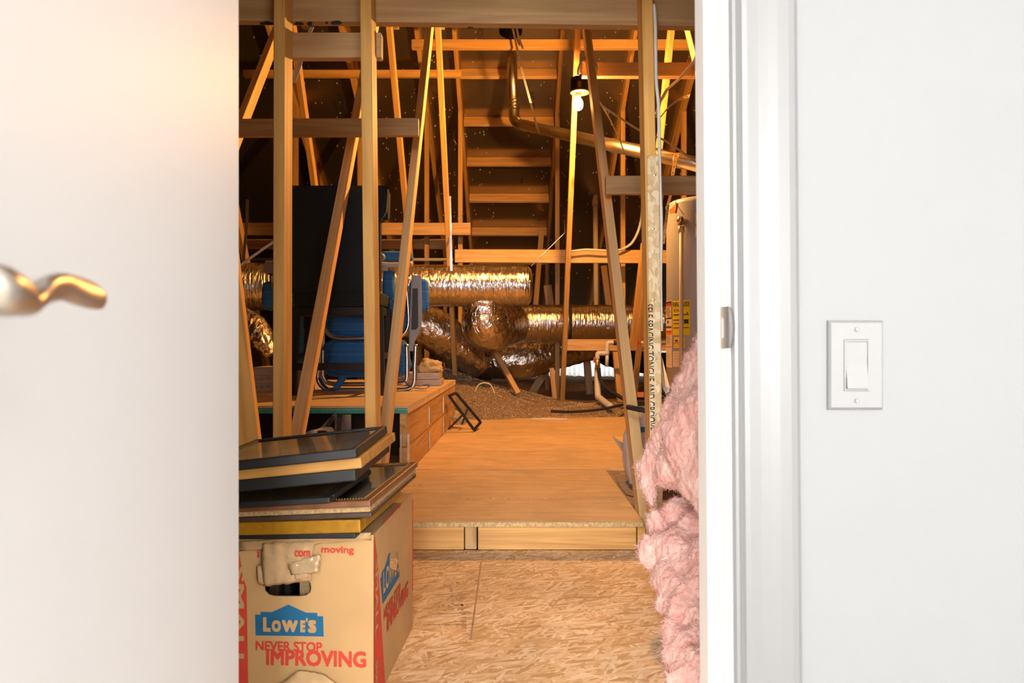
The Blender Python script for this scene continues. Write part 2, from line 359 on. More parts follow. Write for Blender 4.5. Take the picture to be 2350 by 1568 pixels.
# ------------------------------------------------------------------ the room in front of the doorway
RX0, RX1, RY0, RZ0, RZ1 = -2.4, 2.3, -6.0, -0.2, 2.24
WY, WB = 0.90, 1.015                      # the door wall: room face and attic face
OL, OR, OT = -0.432, 0.2787, 1.84         # door opening
def wall_with_hole():
    v = []; f = []
    def q(x0, x1, z0, z1):
        b = len(v)
        for Y in (WY, WB):
            v.extend([(x0, Y, z0), (x1, Y, z0), (x1, Y, z1), (x0, Y, z1)])
        f.extend([(b, b + 1, b + 2, b + 3), (b + 7, b + 6, b + 5, b + 4), (b + 4, b + 5, b + 1, b), (b + 3, b + 2, b + 6, b + 7), (b, b + 3, b + 7, b + 4), (b + 5, b + 6, b + 2, b + 1)])
    q(-4.5, OL - .018, RZ0, 3.6); q(OR + .018, 4.0, RZ0, 3.6); q(OL - .018, OR + .018, OT + .018, 3.6)
    return pydata('wall_front', v, f)
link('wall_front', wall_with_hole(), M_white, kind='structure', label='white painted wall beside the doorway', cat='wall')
abox('floor_room', (RX0, RY0, RZ0 - .05), (RX1, WB, RZ0), M_carpet, c=0, kind='structure', label='carpeted floor of the room in front of the doorway', cat='floor')
abox('ceiling_room', (RX0, RY0, RZ1), (RX1, WY, RZ1 + .05), M_room, c=0, kind='structure', label='white ceiling of the room in front of the doorway', cat='ceiling')
abox('wall_left', (RX0 - .08, RY0, RZ0), (RX0, WY, RZ1), M_room, c=0, kind='structure', label='white left wall of the room', cat='wall')
abox('wall_right', (RX1, RY0, RZ0), (RX1 + .08, WY, RZ1), M_room, c=0, kind='structure', label='white right wall of the room', cat='wall')
abox('wall_back', (RX0 - .08, RY0 - .08, RZ0), (RX1 + .08, RY0, RZ1), M_room, c=0, kind='structure', label='white back wall of the room', cat='wall')
def lean(o):                               # the right-hand trim is a touch out of plumb
    for v in o.data.vertices:
        z = (WM[o.name] @ v.co).z; v.co.x += (CAMZ - z) * .008
def profile_trim(name, prof, z0, z1, parent, mat):
    n = len(prof); v = [(x, y, z0) for x, y in prof] + [(x, y, z1) for x, y in prof]
    f = [tuple(range(n)), tuple(range(2 * n - 1, n - 1, -1))] + [(i, n + i, n + (i + 1) % n, (i + 1) % n) for i in range(n)]
    me = pydata(name, v, f); bm = bmesh.new(); bm.from_mesh(me); bmesh.ops.recalc_face_normals(bm, faces=bm.faces[:]); bm.to_mesh(me); bm.free()
    return link(name, me, mat, parent)
tr = thing('trim_1', (OR, WY, RZ0), 'white moulded door frame on the right of the doorway', 'door frame', kind='structure')
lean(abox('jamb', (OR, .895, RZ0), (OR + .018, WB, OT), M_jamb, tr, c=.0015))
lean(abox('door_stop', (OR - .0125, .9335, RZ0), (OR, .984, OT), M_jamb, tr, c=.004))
ci = OR + .0075
cas = [(0, .9), (0, .889), (.003, .8865), (.007, .886), (.0105, .889), (.013, .8905), (.016, .888), (.022, .8865), (.036, .886), (.048, .8845), (.060, .8825), (.074, .8815), (.082, .883), (.087, .8865), (.0895, .892), (.0895, .9)]
lean(profile_trim('casing', [(ci + x, y) for x, y in cas], RZ0, OT + .08, tr, M_trim))
tl = thing('trim_2', (OL, WY, RZ0), 'white door frame on the hinge side of the doorway', 'door frame', kind='structure')
abox('jamb', (OL - .018, .895, RZ0), (OL, WB, OT), M_trim, tl, c=.0015)
abox('door_stop', (OL, .9335, RZ0), (OL + .0125, .984, OT), M_trim, tl, c=.004)
profile_trim('casing', [(OL - .0075 - x, y) for x, y in cas], RZ0, OT + .08, tl, M_trim)
th = thing('trim_3', (0, WY, OT), 'white door frame head above the doorway', 'door frame', kind='structure')
abox('jamb', (OL - .018, .895, OT), (OR + .018, WB, OT + .018), M_trim, th, c=.0015)
abox('casing', (OL - .09, .884, OT + .006), (OR + .09, .9, OT + .09), M_trim, th, c=.004)
# strike plate with its curved lip, a part of the frame
sz = CAMZ + (784 - 752) / F * .89
def strike():
    v = []; f = []; X = OR - .0011; yb, yf, hz = .9085, .876, .0275
    bm = bmesh.new()
    # flat plate as a ring around the latch hole
    outer = [(yb, -hz), (yf, -hz), (yf, hz), (yb, hz)]; inner = [(.9045, -.0145), (.8935, -.0125), (.8935, .0125), (.9045, .0145)]
    vo = [bm.verts.new((X, y, sz + z)) for y, z in outer]; vi = [bm.verts.new((X, y, sz + z)) for y, z in inner]
    for i in range(4): bm.faces.new((vo[i], vo[(i + 1) % 4], vi[(i + 1) % 4], vi[i]))
    return bm_mesh('strike_plate', bm)
sp = link('strike_plate', strike(), M_nickel, tr, label='satin nickel strike plate with latch hole'); lean(sp)
lipv = []; n = 14
for i in range(n + 1):
    z = -.0275 + .055 * i / n; e = .0085 * math.sqrt(max(0, 1 - (z / .0278) ** 2))
    lipv += [(OR - .0011, .876, sz + z), (OR - .0011 + e * .55, .876 - e * .35, sz + z), (OR - .0011 + e, .8757, sz + z)]
lipf = []
for i in range(n):
    for k in range(2): lipf.append((i * 3 + k, i * 3 + k + 1, i * 3 + k + 4, i * 3 + k + 3))
lean(link('lip', pydata('lip', lipv, lipf), M_dmetal, sp, smooth=True, label='shade-darkened curved lip of the strike plate'))
# light switch
sx0, sx1 = (1903 - 1175) / F * .892, (2032 - 1175) / F * .892
swz = CAMZ - (838.5 - 784) / F * .892; swx = (sx0 + sx1) / 2
sw = thing('light_switch', (swx, WY, swz), 'white rocker light switch on the wall right of the doorway', 'light switch')
def plate_me():
    hw, hh = .0367, .0588; b = .0035
    v = [(-hw, 0, -hh), (hw, 0, -hh), (hw, 0, hh), (-hw, 0, hh), (-hw + .001, -.0035, -hh + .001), (hw - .001, -.0035, -hh + .001), (hw - .001, -.0035, hh - .001), (-hw + .001, -.0035, hh - .001),
         (-hw + b, -.0062, -hh + b), (hw - b, -.0062, -hh + b), (hw - b, -.0062, hh - b), (-hw + b, -.0062, hh - b),
         (-.0168, -.0062, -.0338), (.0168, -.0062, -.0338), (.0168, -.0062, .0338), (-.0168, -.0062, .0338), (-.0168, -.002, -.0338), (.0168, -.002, -.0338), (.0168, -.002, .0338), (-.0168, -.002, .0338)]
    f = []
    for a in (0, 4, 8, 12):
        for i in range(4): f.append((a + i, a + (i + 1) % 4, a + 4 + (i + 1) % 4, a + 4 + i))
    return pydata('cover_plate', v, f)
TS = Matrix.Translation((swx, WY, swz))
link('cover_plate', plate_me(), M_plate, sw, TS)
def ring_me(w, h, t, y0, y1):
    v = []; f = []
    for (a, c) in ((w, h), (w - t, h - t)):
        for y in (y0, y1): v += [(-a, y, -c), (a, y, -c), (a, y, c), (-a, y, c)]
    for i in range(4):
        j = (i + 1) % 4
        f += [(4 + i, 4 + j, 12 + j, 12 + i), (i, j, 4 + j, 4 + i), (8 + i, 12 + i, 12 + j, 8 + j)]
    return pydata('rocker_frame', v, f)
link('rocker_frame', ring_me(.0165, .0333, .0022, -.001, -.0072), M_plate, sw, TS)
def rocker_me():
    prof = [(-.0305, -.0105), (0, -.0062), (.0305, -.0066)]; v = []; f = []
    for x in (-.0138, .0138):
        for z, y in prof: v.append((x, y, z))
        for z, y in prof: v.append((x, -.001, z))
    f = [(0, 6, 7, 1), (1, 7, 8, 2), (2, 8, 11, 5), (0, 3, 9, 6), (0, 1, 4, 3), (1, 2, 5, 4), (6, 9, 10, 7), (7, 10, 11, 8)]
    return pydata('rocker', v, f)
link('rocker', rocker_me(), M_plate, sw, TS)
for s in (-1, 1):
    o = link('screw', lathe('screw', [(.0001, .0018), (.002, .0016), (.0031, .0004), (.0032, -.001)], 14), M_plate, sw, Matrix.Translation((swx, WY - .0064, swz + s * .0467)) @ Matrix.Rotation(R(90), 4, 'X'), smooth=False)
    abox('slot', (swx - .0004, WY - .0085, swz + s * .0467 - .0024), (swx + .0004, WY - .0078, swz + s * .0467 + .0024), M_grey, o, c=0)
# the door, swung about 80 degrees into the room
HX, HY = -0.362, 0.905
ang = math.atan2(.107, .64)
dd = Vector((math.sin(ang), -math.cos(ang), 0)); dn = Vector((math.cos(ang), math.sin(ang), 0))
MD = Matrix((dn, -dd, ZH)).transposed().to_4x4(); MD.translation = Vector((HX, HY, 0))     # local: x out of the face, -y towards the latch edge
door = link('door_1', None, M=MD, label='open flat white door on the left with satin nickel lever', cat='door', kind='structure')
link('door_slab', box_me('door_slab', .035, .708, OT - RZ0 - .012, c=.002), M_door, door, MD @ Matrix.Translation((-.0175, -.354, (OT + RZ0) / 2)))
lz = .795
for z in (-.0, .9, 1.62):
    tube('hinge', [MD @ Vector((-.037, .004, z + .02)), MD @ Vector((-.037, .004, z + .11))], .006, M_nickel, door, sm=False)
lv = link('lever_handle', None, M=MD @ Matrix.Translation((0, -.661, lz)), parent=door)
ML = WM[lv.name]
link('rosette', lathe('rosette', [(.033, 0), (.033, .004), (.029, .009), (.013, .011), (.0115, .045), (.0115, .050)], 32), M_nickel, lv, ML @ Matrix.Rotation(R(90), 4, 'Y'), smooth=True)
# lever: a wave-shaped blade with a twist, running back towards the hinge
lev = [(-0.011, 0.001, 0.004, 0.006, 0), (-0.007, 0.0005, 0.0085, 0.009, 0), (0.0, -0.0002, 0.0102, 0.01, 0), (0.011, -0.0017, 0.0086, 0.009, -6), (0.0175, -0.0038, 0.006, 0.0075, -14), (0.0245, -0.0025, 0.006, 0.006, -20), (0.033, 0.0012, 0.007, 0.0052, -20), (0.042, 0.0038, 0.0068, 0.0046, -12), (0.0515, 0.0052, 0.0066, 0.0042, 0), (0.062, 0.0046, 0.0076, 0.004, 12), (0.073, 0.004, 0.0083, 0.004, 20), (0.083, 0.0036, 0.008, 0.004, 22), (0.089, 0.0032, 0.0064, 0.0038, 22), (0.0925, 0.003, 0.0035, 0.003, 22), (0.094, 0.0028, 0.001, 0.001, 22)]
v = []; f = []; SG = 16
LP = smooth_path([Vector((a, b2, 0)) for a, b2, *_ in lev], 4); LH = smooth_path([Vector((a[2], a[3], a[4])) for a in lev], 4)
for p, q in zip(LP, LH):
    for k in range(SG):
        a = 2 * math.pi * k / SG; x = math.cos(a) * q.y; z = math.sin(a) * q.x; c, s = math.cos(R(q.z)), math.sin(R(q.z))
        v.append((.056 + x * c - z * s, p.x, p.y + x * s + z * c))
for i in range(len(LP) - 1):
    for k in range(SG):
        a, b2 = i * SG + k, i * SG + (k + 1) % SG; f.append((a, b2, b2 + SG, a + SG))
f += [tuple(range(SG - 1, -1, -1)), tuple(range((len(LP) - 1) * SG, len(LP) * SG))]
link('lever', pydata('lever', v, f), M_nickel, lv, ML, smooth=True)

# ------------------------------------------------------------------ attic shell
AX0, AX1 = -4.5, 4.0
PZ = 0.107                                  # top of the raised walkway
ZR = lambda Y: 8.53 - .65 * Y               # underside of the far roof slope
RIDGE, EAVE = 4.5, 12.4
def slab(name, pts, t, mat, **k):
    P = [Vector(p) for p in pts]; n = (P[1] - P[0]).cross(P[2] - P[0]).normalized()
    v = P + [p + n * t for p in P]
    me = pydata(name, v, [(3, 2, 1, 0), (4, 5, 6, 7), (0, 1, 5, 4), (1, 2, 6, 5), (2, 3, 7, 6), (3, 0, 4, 7)])
    return link(name, me, mat, **k)
roof = slab('ceiling_roof', [(AX0, EAVE, ZR(EAVE)), (AX1, EAVE, ZR(EAVE)), (AX1, RIDGE, ZR(RIDGE)), (AX0, RIDGE, ZR(RIDGE))][::-1], .02, M_foilroof, kind='structure', label='foil-faced roof deck sloping down to the far eave', cat='roof')
slab('ceiling_near_roof', [(AX0, RIDGE, ZR(RIDGE)), (AX1, RIDGE, ZR(RIDGE)), (AX1, .9, 3.3), (AX0, .9, 3.3)][::-1], .02, M_foilroof, kind='structure', label='foil-faced roof deck above the doorway side', cat='roof')
def gable(name, X):
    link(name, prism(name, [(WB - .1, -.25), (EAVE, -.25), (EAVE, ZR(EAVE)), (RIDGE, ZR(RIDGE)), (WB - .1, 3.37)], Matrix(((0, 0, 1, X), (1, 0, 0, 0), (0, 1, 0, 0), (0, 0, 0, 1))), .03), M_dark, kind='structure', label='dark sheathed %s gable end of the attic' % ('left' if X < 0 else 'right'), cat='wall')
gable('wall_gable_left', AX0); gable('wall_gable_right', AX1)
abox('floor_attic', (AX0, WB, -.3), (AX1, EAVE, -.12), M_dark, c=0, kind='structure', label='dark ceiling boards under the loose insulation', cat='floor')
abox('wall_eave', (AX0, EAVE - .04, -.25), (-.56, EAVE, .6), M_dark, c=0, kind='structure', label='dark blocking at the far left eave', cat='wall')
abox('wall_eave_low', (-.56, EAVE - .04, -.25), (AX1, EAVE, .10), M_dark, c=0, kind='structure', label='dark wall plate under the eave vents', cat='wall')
fl = abox('floor', (-1.9, WB, -.12), (1.3, 2.535, 0), M_osb, c=0, kind='structure', label='flaky OSB subfloor just inside the doorway', cat='floor')
# ink marks printed on the OSB
def floor_px(x, y, z): return ray_plane(x, y, Vector((0, 0, z)), ZH)
def ink_line(px0, px1, w, z, parent, mat=M_inkg):
    a, b2 = floor_px(*px0, z), floor_px(*px1, z); d = (b2 - a).normalized(); s = Vector((-d.y, d.x, 0)) * w / 2; up = Vector((0, 0, .0006))
    link('ink_line', pydata('ink_line', [a - s + up, b2 - s + up, b2 + s + up, a + s + up], [(0, 1, 2, 3)]), mat, parent)
ink_line((1104, 1290), (1080, 1470), .005, 0, fl); ink_line((985, 1410), (1092, 1408), .003, 0, fl); ink_line((970, 1435), (1100, 1433), .003, 0, fl)
def floor_text(s, px, py, w, h, z, parent, rot=0):
    a = floor_px(px, py, z) + Vector((0, 0, .0006)); c, sn = math.cos(rot), math.sin(rot)
    lettering('printed_stamp', s, a, Vector((c * w, sn * w, 0)), Vector((-sn * h, c * h, 0)), M_inkg, parent)
def stamp(cx, cy, w, h, z, parent, rot, seed):            # worn, unreadable ink stamp
    rnd = random.Random(seed); v = []; f = []; c0 = floor_px(cx, cy, z); c, sn = math.cos(rot), math.sin(rot); t_ = 0
    while t_ < w:
        d = rnd.uniform(.004, .014); y0 = rnd.uniform(0, .3) * h; y1 = rnd.uniform(.6, 1) * h; b0 = len(v)
        for (a_, b_) in ((t_, y0), (t_ + d, y0), (t_ + d * rnd.uniform(.5, 1), y1), (t_, y1)): v.append(c0 + Vector((c * a_ - sn * b_, sn * a_ + c * b_, .0006)))
        f.append((b0, b0 + 1, b0 + 2, b0 + 3)); t_ += d + rnd.uniform(.003, .03)
    link('worn_stamp', pydata('worn_stamp', v, f), M_inkg, parent)
stamp(1075, 1450, .30, .02, 0, fl, R(97), 1); stamp(1045, 1400, .2, .015, 0, fl, R(97), 2); stamp(1020, 1345, .14, .02, 0, fl, R(20), 3); stamp(1005, 1395, .1, .02, 0, fl, R(5), 4)
# raised walkway
wk = thing('floor_walkway', (0, 2.535, 0), 'raised plywood walkway floor with a low step in front', 'floor', kind='structure')
PXR, PXL = .488, -1.9
ys = [2.53, 3.556, 4.80, 6.06]
for i in range(3):
    o = abox('plywood_panel', (PXL, ys[i] + .0015, PZ - .019), ((PXR if i == 0 else 1.6), ys[i + 1] - .0015, PZ), M_plyw, wk, c=.0012)
    pn = o
    if i == 0: stamp(1050, 1146, .55, .018, PZ, o, 0, 5)
    if i == 1: stamp(1160, 1038, .3, .014, PZ, o, 0, 6)
abox('plywood_panel', (.4895, 2.80, PZ - .024), (1.15, 3.554, PZ - .004), plain('dusty_panel', (.36, .27, .19), .95, noise_amt=.4, nscale=25), wk)
abox('panel_edge', (PXL, 2.523, PZ - .019), (PXR, 2.5313, PZ - .0005), M_plye, wk, c=.002)
def fascia(x0, x1, dy=0, mat=M_fasc, name='step_board'):
    X0, X1 = (x0 - 1175) / F * 2.54, (x1 - 1175) / F * 2.54
    abox(name, (X0, 2.535 + dy, .001), (X1, 2.573 + dy, PZ - .0205), mat, wk, c=.002)
fascia(0, 1065); fascia(1067, 1094, .004, M_lump, 'joist_end'); fascia(1097, 1460); fascia(1463, 1482, .006)
ink_line((942, 1078), (1398, 1078), .004, PZ, wk, plain('green_tongue_edge', (.12, .2, .15), .8))
link('dust_patch', pydata('dust_patch', [floor_px(x, y, PZ) + Vector((0, 0, .0008)) for x, y in ((1414, 1098), (1450, 1096), (1462, 1142), (1438, 1136), (1424, 1118))], [(0, 1, 2, 3, 4)]), plain('grey_felt', (.30, .24, .19), .95, noise_amt=.3, nscale=40), wk)

# crumbs of insulation and dust on the two floors
rnd = random.Random(31)
for par, z, n_, spots in ((fl, 0, 420, ((1160, 1262, .05), (1235, 1264, .05), (1285, 1262, .04), (1095, 1270, .04), (1440, 1275, .05), (1200, 1400, .5), (1100, 1330, .3))), (pn, PZ, 420, ((960, 1115, .06), (990, 1130, .05), (1440, 1160, .06), (1400, 1150, .05), (1380, 1095, .08), (1200, 1110, .4)))):
    v = []; f = []
    for k in range(n_):
        x, y, sp_ = spots[int(rnd.random() ** 1.3 * len(spots))]; c = floor_px(x, y, z); sp_ = sp_ * (1 if sp_ < .2 else 1)
        p = c + Vector((rnd.gauss(0, sp_), rnd.gauss(0, sp_ * .35), .001)); r = rnd.uniform(.001, .0045)
        if not (-.5 < p.x < .45) or (z == 0 and not (1.2 < p.y < 2.53)) or (z and not (2.55 < p.y < 5)): continue
        b0 = len(v)
        for q in range(3): v.append(p + Vector((rnd.uniform(-r, r), rnd.uniform(-r, r), 0)))
        v.append(p + Vector((0, 0, r))); f += [(b0, b0 + 1, b0 + 3), (b0 + 1, b0 + 2, b0 + 3), (b0 + 2, b0, b0 + 3)]
    link('crumbs', pydata('crumbs', v, f), M_crumb, par if par is fl else wk, kind='stuff')

# ------------------------------------------------------------------ roof framing: trusses standing along the view
def on(p0, p1, z):                          # point of the line through p0, p1 (Y, z) at height z
    return p0[0] + (p1[0] - p0[0]) * (z - p0[1]) / (p1[1] - p0[1])
NEAR = ((4.82, 3.0), (2.98, .30)); FAR = ((5.36, 3.22), (7.05, .1))
def truss(X, near, far, znear, label, wt=.045):
    tz = thing('roof_truss', (X, 7.0, -.1), label, 'roof truss', 'roof trusses along the attic')
    if near:
        stick('web', (X, on(*near, znear), znear), (X, on(*near, 3.38), 3.38), wt, .085, M_lumb, tz)
    stick('web', (X, on(*far, -.02), -.02), (X, on(*far, 3.38), 3.38), wt, .085, M_lumo, tz)
    stick('web', (X + .002, 7.72, .05), (X + .002, 7.72, ZR(7.72) - .12), .05, .07, M_lumo, tz)
    stick('web', (X - .002, 9.9, .05), (X - .002, 9.9, ZR(9.9) - .12), .05, .07, M_lumo, tz)
    d = Vector((0, 1, -.65)).normalized(); nrm = Vector((0, -.65, -1)).normalized()
    a = Vector((X, 4.6, ZR(4.6))) + nrm * .071; b2 = Vector((X, 12.3, ZR(12.3))) + nrm * .071
    stick('rafter', a, b2, .04, .14, M_lumo, tz)
    stick('tie', (X + .001, 4.7, 3.42), (X + .001, 5.7, 3.42), .045, .085, M_lumo, tz)
    stick('bottom_chord', (X, 6.0, -.07), (X, 12.3, -.07), .04, .089, M_lumd, tz)
    return tz
truss(-.585, ((4.85, 3.0), (3.17, .368)), ((5.39, 3.25), (7.1, .3)), PZ + .002, 'roof truss whose web runs down in front of the storage deck beside the walkway')
truss(-.965, ((4.10, 1.94), (3.09, .386)), ((5.38, 3.24), (6.07, 2.2)), PZ + .002, 'roof truss with a slanted web in front of the tall charcoal stool')
truss(-1.72, ((4.70, 2.64), (4.40, 2.24)), FAR, .47, 'roof truss left of the pair of posts, behind the open door')
truss(-2.45, None, FAR, .47, 'roof truss furthest left, partly behind the open door edge')
truss(.51, ((4.67, 2.9), (2.76, .25)), ((5.33, 3.19), (7.0, .05)), .004, 'roof truss carrying the lamp, its web slanting down to the pink insulation')
truss(1.25, NEAR, FAR, .004, 'roof truss behind the water heater, at the right edge of the doorway')
truss(1.94, None, FAR, .004, 'roof truss furthest right beyond the water heater')
# blocks nailed between the two rafters beside the lamp
nrm = Vector((0, -.65, -1)).normalized()
for i, Y in enumerate((6.87, 7.40, 7.93, 8.44, 8.96, 9.50, 10.02)):
    c = Vector((-.0375, Y, ZR(Y))) + nrm * .069
    stick('rafter_block', c - XH * .52, c + XH * .52, .135, .036, M_lump, hint=nrm, label='pine block nailed across the roof bay, number %s from the top' % ('one two three four five six seven'.split()[i]), cat='block', group='blocks across the roof bay')
# TechShield lettering and nail tips on the foil
RN = Vector((0, .65, 1)).normalized()
def roof_text(s, x0, y0, x1, y1, hpx, bold=.015):
    P = Vector((0, EAVE, ZR(EAVE))) - RN * .002
    a = ray_plane(x0, y0, P, RN); b2 = ray_plane(x1, y1, P, RN); u = b2 - a
    w = (ray_plane(x0 + hpx, y0, P, RN) - a); w = w - u.normalized() * w.dot(u.normalized())
    lettering('foil_print', s, a, u, w, M_ink, roof, bold)
roof_text('LP TECHSHIELD', 772, 215, 786, 272, 11); roof_text('RADIANT BARRIER', 764, 230, 776, 275, 5, 0); roof_text('LP TECHSHIELD', 993, 212, 1000, 276, 10); roof_text('LP TECHSHIELD', 1005, 412, 1013, 460, 8)
roof_text('LP', 1194, 419, 1194, 409, 7); roof_text('LP T', 1217, 213, 1219, 246, 8)
v = []; f = []
for i in range(700):
    X = random.choice((-2.45, -1.72, -.965, -.585, .51, 1.25, 1.94)) + random.choice((-1, 1)) * random.uniform(.03, .34); Y = 6.6 + 3.9 * random.random()
    p = Vector((X, Y, ZR(Y))) ; r = random.uniform(.004, .011); b0 = len(v)
    v += [p + Vector((r, 0, 0)), p + Vector((-r * .5, r * .6, 0)), p + Vector((-r * .5, -r * .6, 0)), p - RN * .018]
    f += [(b0, b0 + 1, b0 + 3), (b0 + 1, b0 + 2, b0 + 3), (b0 + 2, b0, b0 + 3)]
link('nail_tips', pydata('nail_tips', v, f), M_nail, roof, kind='stuff')
# stud wall posts and the boards between them
def post(x0, y0, x1, y1, label, mat, Yc=2.385, z0=0.001, ztop=2.9):
    X0, X1 = (x0 - 1175) / F * 2.34, (x1 - 1175) / F * 2.34
    za, zb = CAMZ - (y0 - 784) / F * 2.34, CAMZ - (y1 - 784) / F * 2.34
    s = (X1 - X0) / (zb - za); g = lambda z: X0 + s * (z - za)
    return stick('wall_stud', (g(z0), Yc, z0), (g(ztop), Yc, ztop), .0385, .089, mat, label=label, cat='stud', group='upright studs inside the doorway')
post(640, 0, 638, 1000, 'upright pine stud nearest the open door', M_lum)
post(840.5, 180, 850, 982, 'upright pine stud in the middle, in front of the charcoal stool', M_lum)
pc = post(1488, 100, 1503, 900, 'upright stud on the right with an OSB strip on its front', M_lum)
# OSB strip with the cut lettering
ST0, ST1 = U(1498.5, 357, 2.325), U(1503.5, 1063, 2.325)
strip = stick('osb_strip', ST0, Vector((ST1.x + .007, 2.325, .03)), .0415, .011, M_osb2, pc, label='pale OSB strip with printed lettering')
a = ray_plane(1479, 698, Vector((0, 2.319, 0)), YH); b2 = ray_plane(1485, 988, Vector((0, 2.319, 0)), YH)
lettering('printed_words', 'SELF-SPACING TONGUE AND GROOVE', a + Vector((0, -.0006, 0)), b2 - a, Vector((.028, 0, 0)), M_ink, strip, .01, cut_low=.42)
for y in (402, 525, 578, 688, 824, 952):
    p = ray_plane(1500 + (y - 400) * .008 + random.uniform(-3, 4), y, Vector((0, 2.319, 0)), YH)
    link('screw_head', lathe('screw_head', [(.0035, -.001), (.0035, .001), (.001, .0014)], 8), M_strap, strip, Matrix.Translation(p) @ Matrix.Rotation(R(90), 4, 'X'))
def board(x0, y0, x1, y1, Y, hpx, mat, label, th=.038, name='brace_board', group='boards nailed across the framing', cat='board'):
    p0, p1 = U(x0, y0, Y), U(x1, y1, Y)
    return stick(name, p0, p1, hpx / F * Y, th, mat, hint=ZH, label=label, cat=cat, group=group)
hd = board(440, 20, 1700, 36, 2.46, 61, M_lumd, 'long dusty header board across the top of the studs', .042)
for x, y, w, h_ in ((612, 54, 17, 5), (686, 55, 11, 5), (711, 55, 6, 6), (750, 53, 3, 4), (772, 53, 13, 6), (1079, 64, 8, 3)):
    P_ = []
    for k in range(12):
        a_ = k * math.pi / 6; r_ = 1 + .35 * noise.noise(Vector((x, k * .9, 0))); P_.append(ray_plane(x + w * math.cos(a_) * r_, y - h_ * max(-.6, math.sin(a_)) * r_, Vector((0, 2.4385, 0)), YH))
    link('tar_smear', pydata('tar_smear', P_, [tuple(range(12))]), M_ink, hd, label='black smear')
board(652, 108, 877, 108, 2.455, 57, M_lumd, 'short block between the two left studs below the header', .040)
board(500, 295, 961, 293, 3.74, 40, M_lumd, 'grey brown brace board behind the two left studs')
board(1335, 162, 1760, 163, 4.66, 31, M_lumb, 'brown brace board that holds the lamp', .06)
board(1389, 426, 1760, 426, 3.52, 42, M_lumd, 'brace board just above the water heater')
board(945, 103, 1640, 103, 6.25, 20, M_lumo, 'orange lit brace board under the header, behind the lamp', .06)
board(560, 170, 1058, 170, 6.7, 16, M_lumo, 'thin brace board high behind the left studs', .05)
board(330, 526, 1080, 526, 7.45, 28, M_lump, 'wide brace board level with the top of the charcoal stool', .04)
board(330, 561, 1041, 561, 8.0, 23, M_lumo, 'lower orange brace board behind the charcoal stool', .04)
board(1044, 588, 1640, 590, 7.3, 30, M_lump, 'long brace board above the silver ducts', .05)
board(1295, 792, 1560, 792, 6.86, 26, M_lump, 'low board behind the water pipes', .05)
# loose slanted sticks further back
def slant(x0, y0, Y0, x1, y1, Y1, w, label, mat=M_lumo, h=.07):
    stick('framing_stick', U(x0, y0, Y0), U(x1, y1, Y1), w, h, mat, label=label, cat='stick', group='loose framing sticks')
slant(520, 560, 2.72, 604, 1280, 2.43, .078, 'thick slanted board at the lower edge of the open door', M_lum, .04)
slant(1243, 530, 9.3, 1226, 740, 9.3, .07, 'short upright stick above the end of the upper duct')
slant(1256, 655, 9.4, 1266, 730, 9.4, .11, 'short grey offcut leaning behind the upper duct', M_lumd)
slant(1138, 812, 7.2, 1190, 906, 6.9, .05, 'slanted stick propped under the duct elbow', M_lump)
slant(1252, 850, 8.4, 1214, 912, 8.4, .09, 'grey stick leaning the other way under the ducts', M_lumd)
slant(1266, 845, 7.3, 1275, 935, 7.3, .05, 'short stub post left of the tall web', M_lumd)
slant(1345, 810, 8.8, 1353, 905, 8.8, .09, 'short dark prop in front of the eave vents', M_lumd)
slant(1412, 800, 6.9, 1424, 925, 6.7, .06, 'reddish prop under the low board', M_lumo)
slant(1480, 560, 5.9, 1452, 800, 6.2, .06, 'slanted lit stick behind the right stud', M_lumo)
slant(1385, 610, 9.2, 1397, 705, 9.2, .08, 'dark stick behind the cream vent pipe', M_lumd)

# ------------------------------------------------------------------ loose-fill insulation and the eave vents
def mound(X, Y):
    h = .06 + .42 * math.exp(-((X + .85) / .95) ** 2 - ((Y - 7.3) / 1.25) ** 2)
    h += .10 * math.exp(-((X - 1.0) / .6) ** 2 - ((Y - 6.6) / .5) ** 2)
    h += .05 * noise.noise(Vector((X * 1.6, Y * 1.6, 0))) + .02 * noise.noise(Vector((X * 6, Y * 6, 3)))
    h += .07 * max(0, min(1, (Y - 9.5) / 2))
    edge = min(1, max(0, (Y - (5.72 + .35 * max(0, min(1, (X + .1) / .9)) + .05 * noise.noise(Vector((X * 7, 1, 0)))) ) / .55))
    h = (PZ - .05) * (1 - edge) + max(h, .05) * edge + (.055 * edge * (1 - edge) * 4)
    return h
nx, ny = 150, 190; v = []; f = []
for j in range(ny + 1):
    Y = 5.6 + (EAVE - 5.6) * (j / ny) ** 1.6
    for i in range(nx + 1):
        X = -2.4 + 5.4 * i / nx
        v.append((X, Y, mound(X, Y) + .012 * noise.noise(Vector((X * 22, Y * 22, 7)))))
for j in range(ny):
    for i in range(nx):
        a = j * (nx + 1) + i; f.append((a, a + 1, a + nx + 2, a + nx + 1))
bl = link('loose_fill_insulation', pydata('loose_fill_insulation', v, f), M_blow, smooth=True, kind='stuff', label='brown granular loose-fill insulation heaped beyond the walkway', cat='insulation')
v = []; f = []
for i in range(16000):
    X = random.uniform(-.8, 1.3); Y = 5.75 + 2.2 * random.random() ** 1.4
    p = Vector((X, Y, mound(X, Y) + random.uniform(.0, .012))); r = random.uniform(.004, .011); b0 = len(v)
    for k in range(4): v.append(p + Vector((random.uniform(-r, r), random.uniform(-r, r), random.uniform(-r, r) * .7)))
    f += [(b0, b0 + 1, b0 + 2), (b0, b0 + 2, b0 + 3), (b0, b0 + 3, b0 + 1)]
link('flakes', pydata('flakes', v, f), M_flake, bl, kind='stuff')
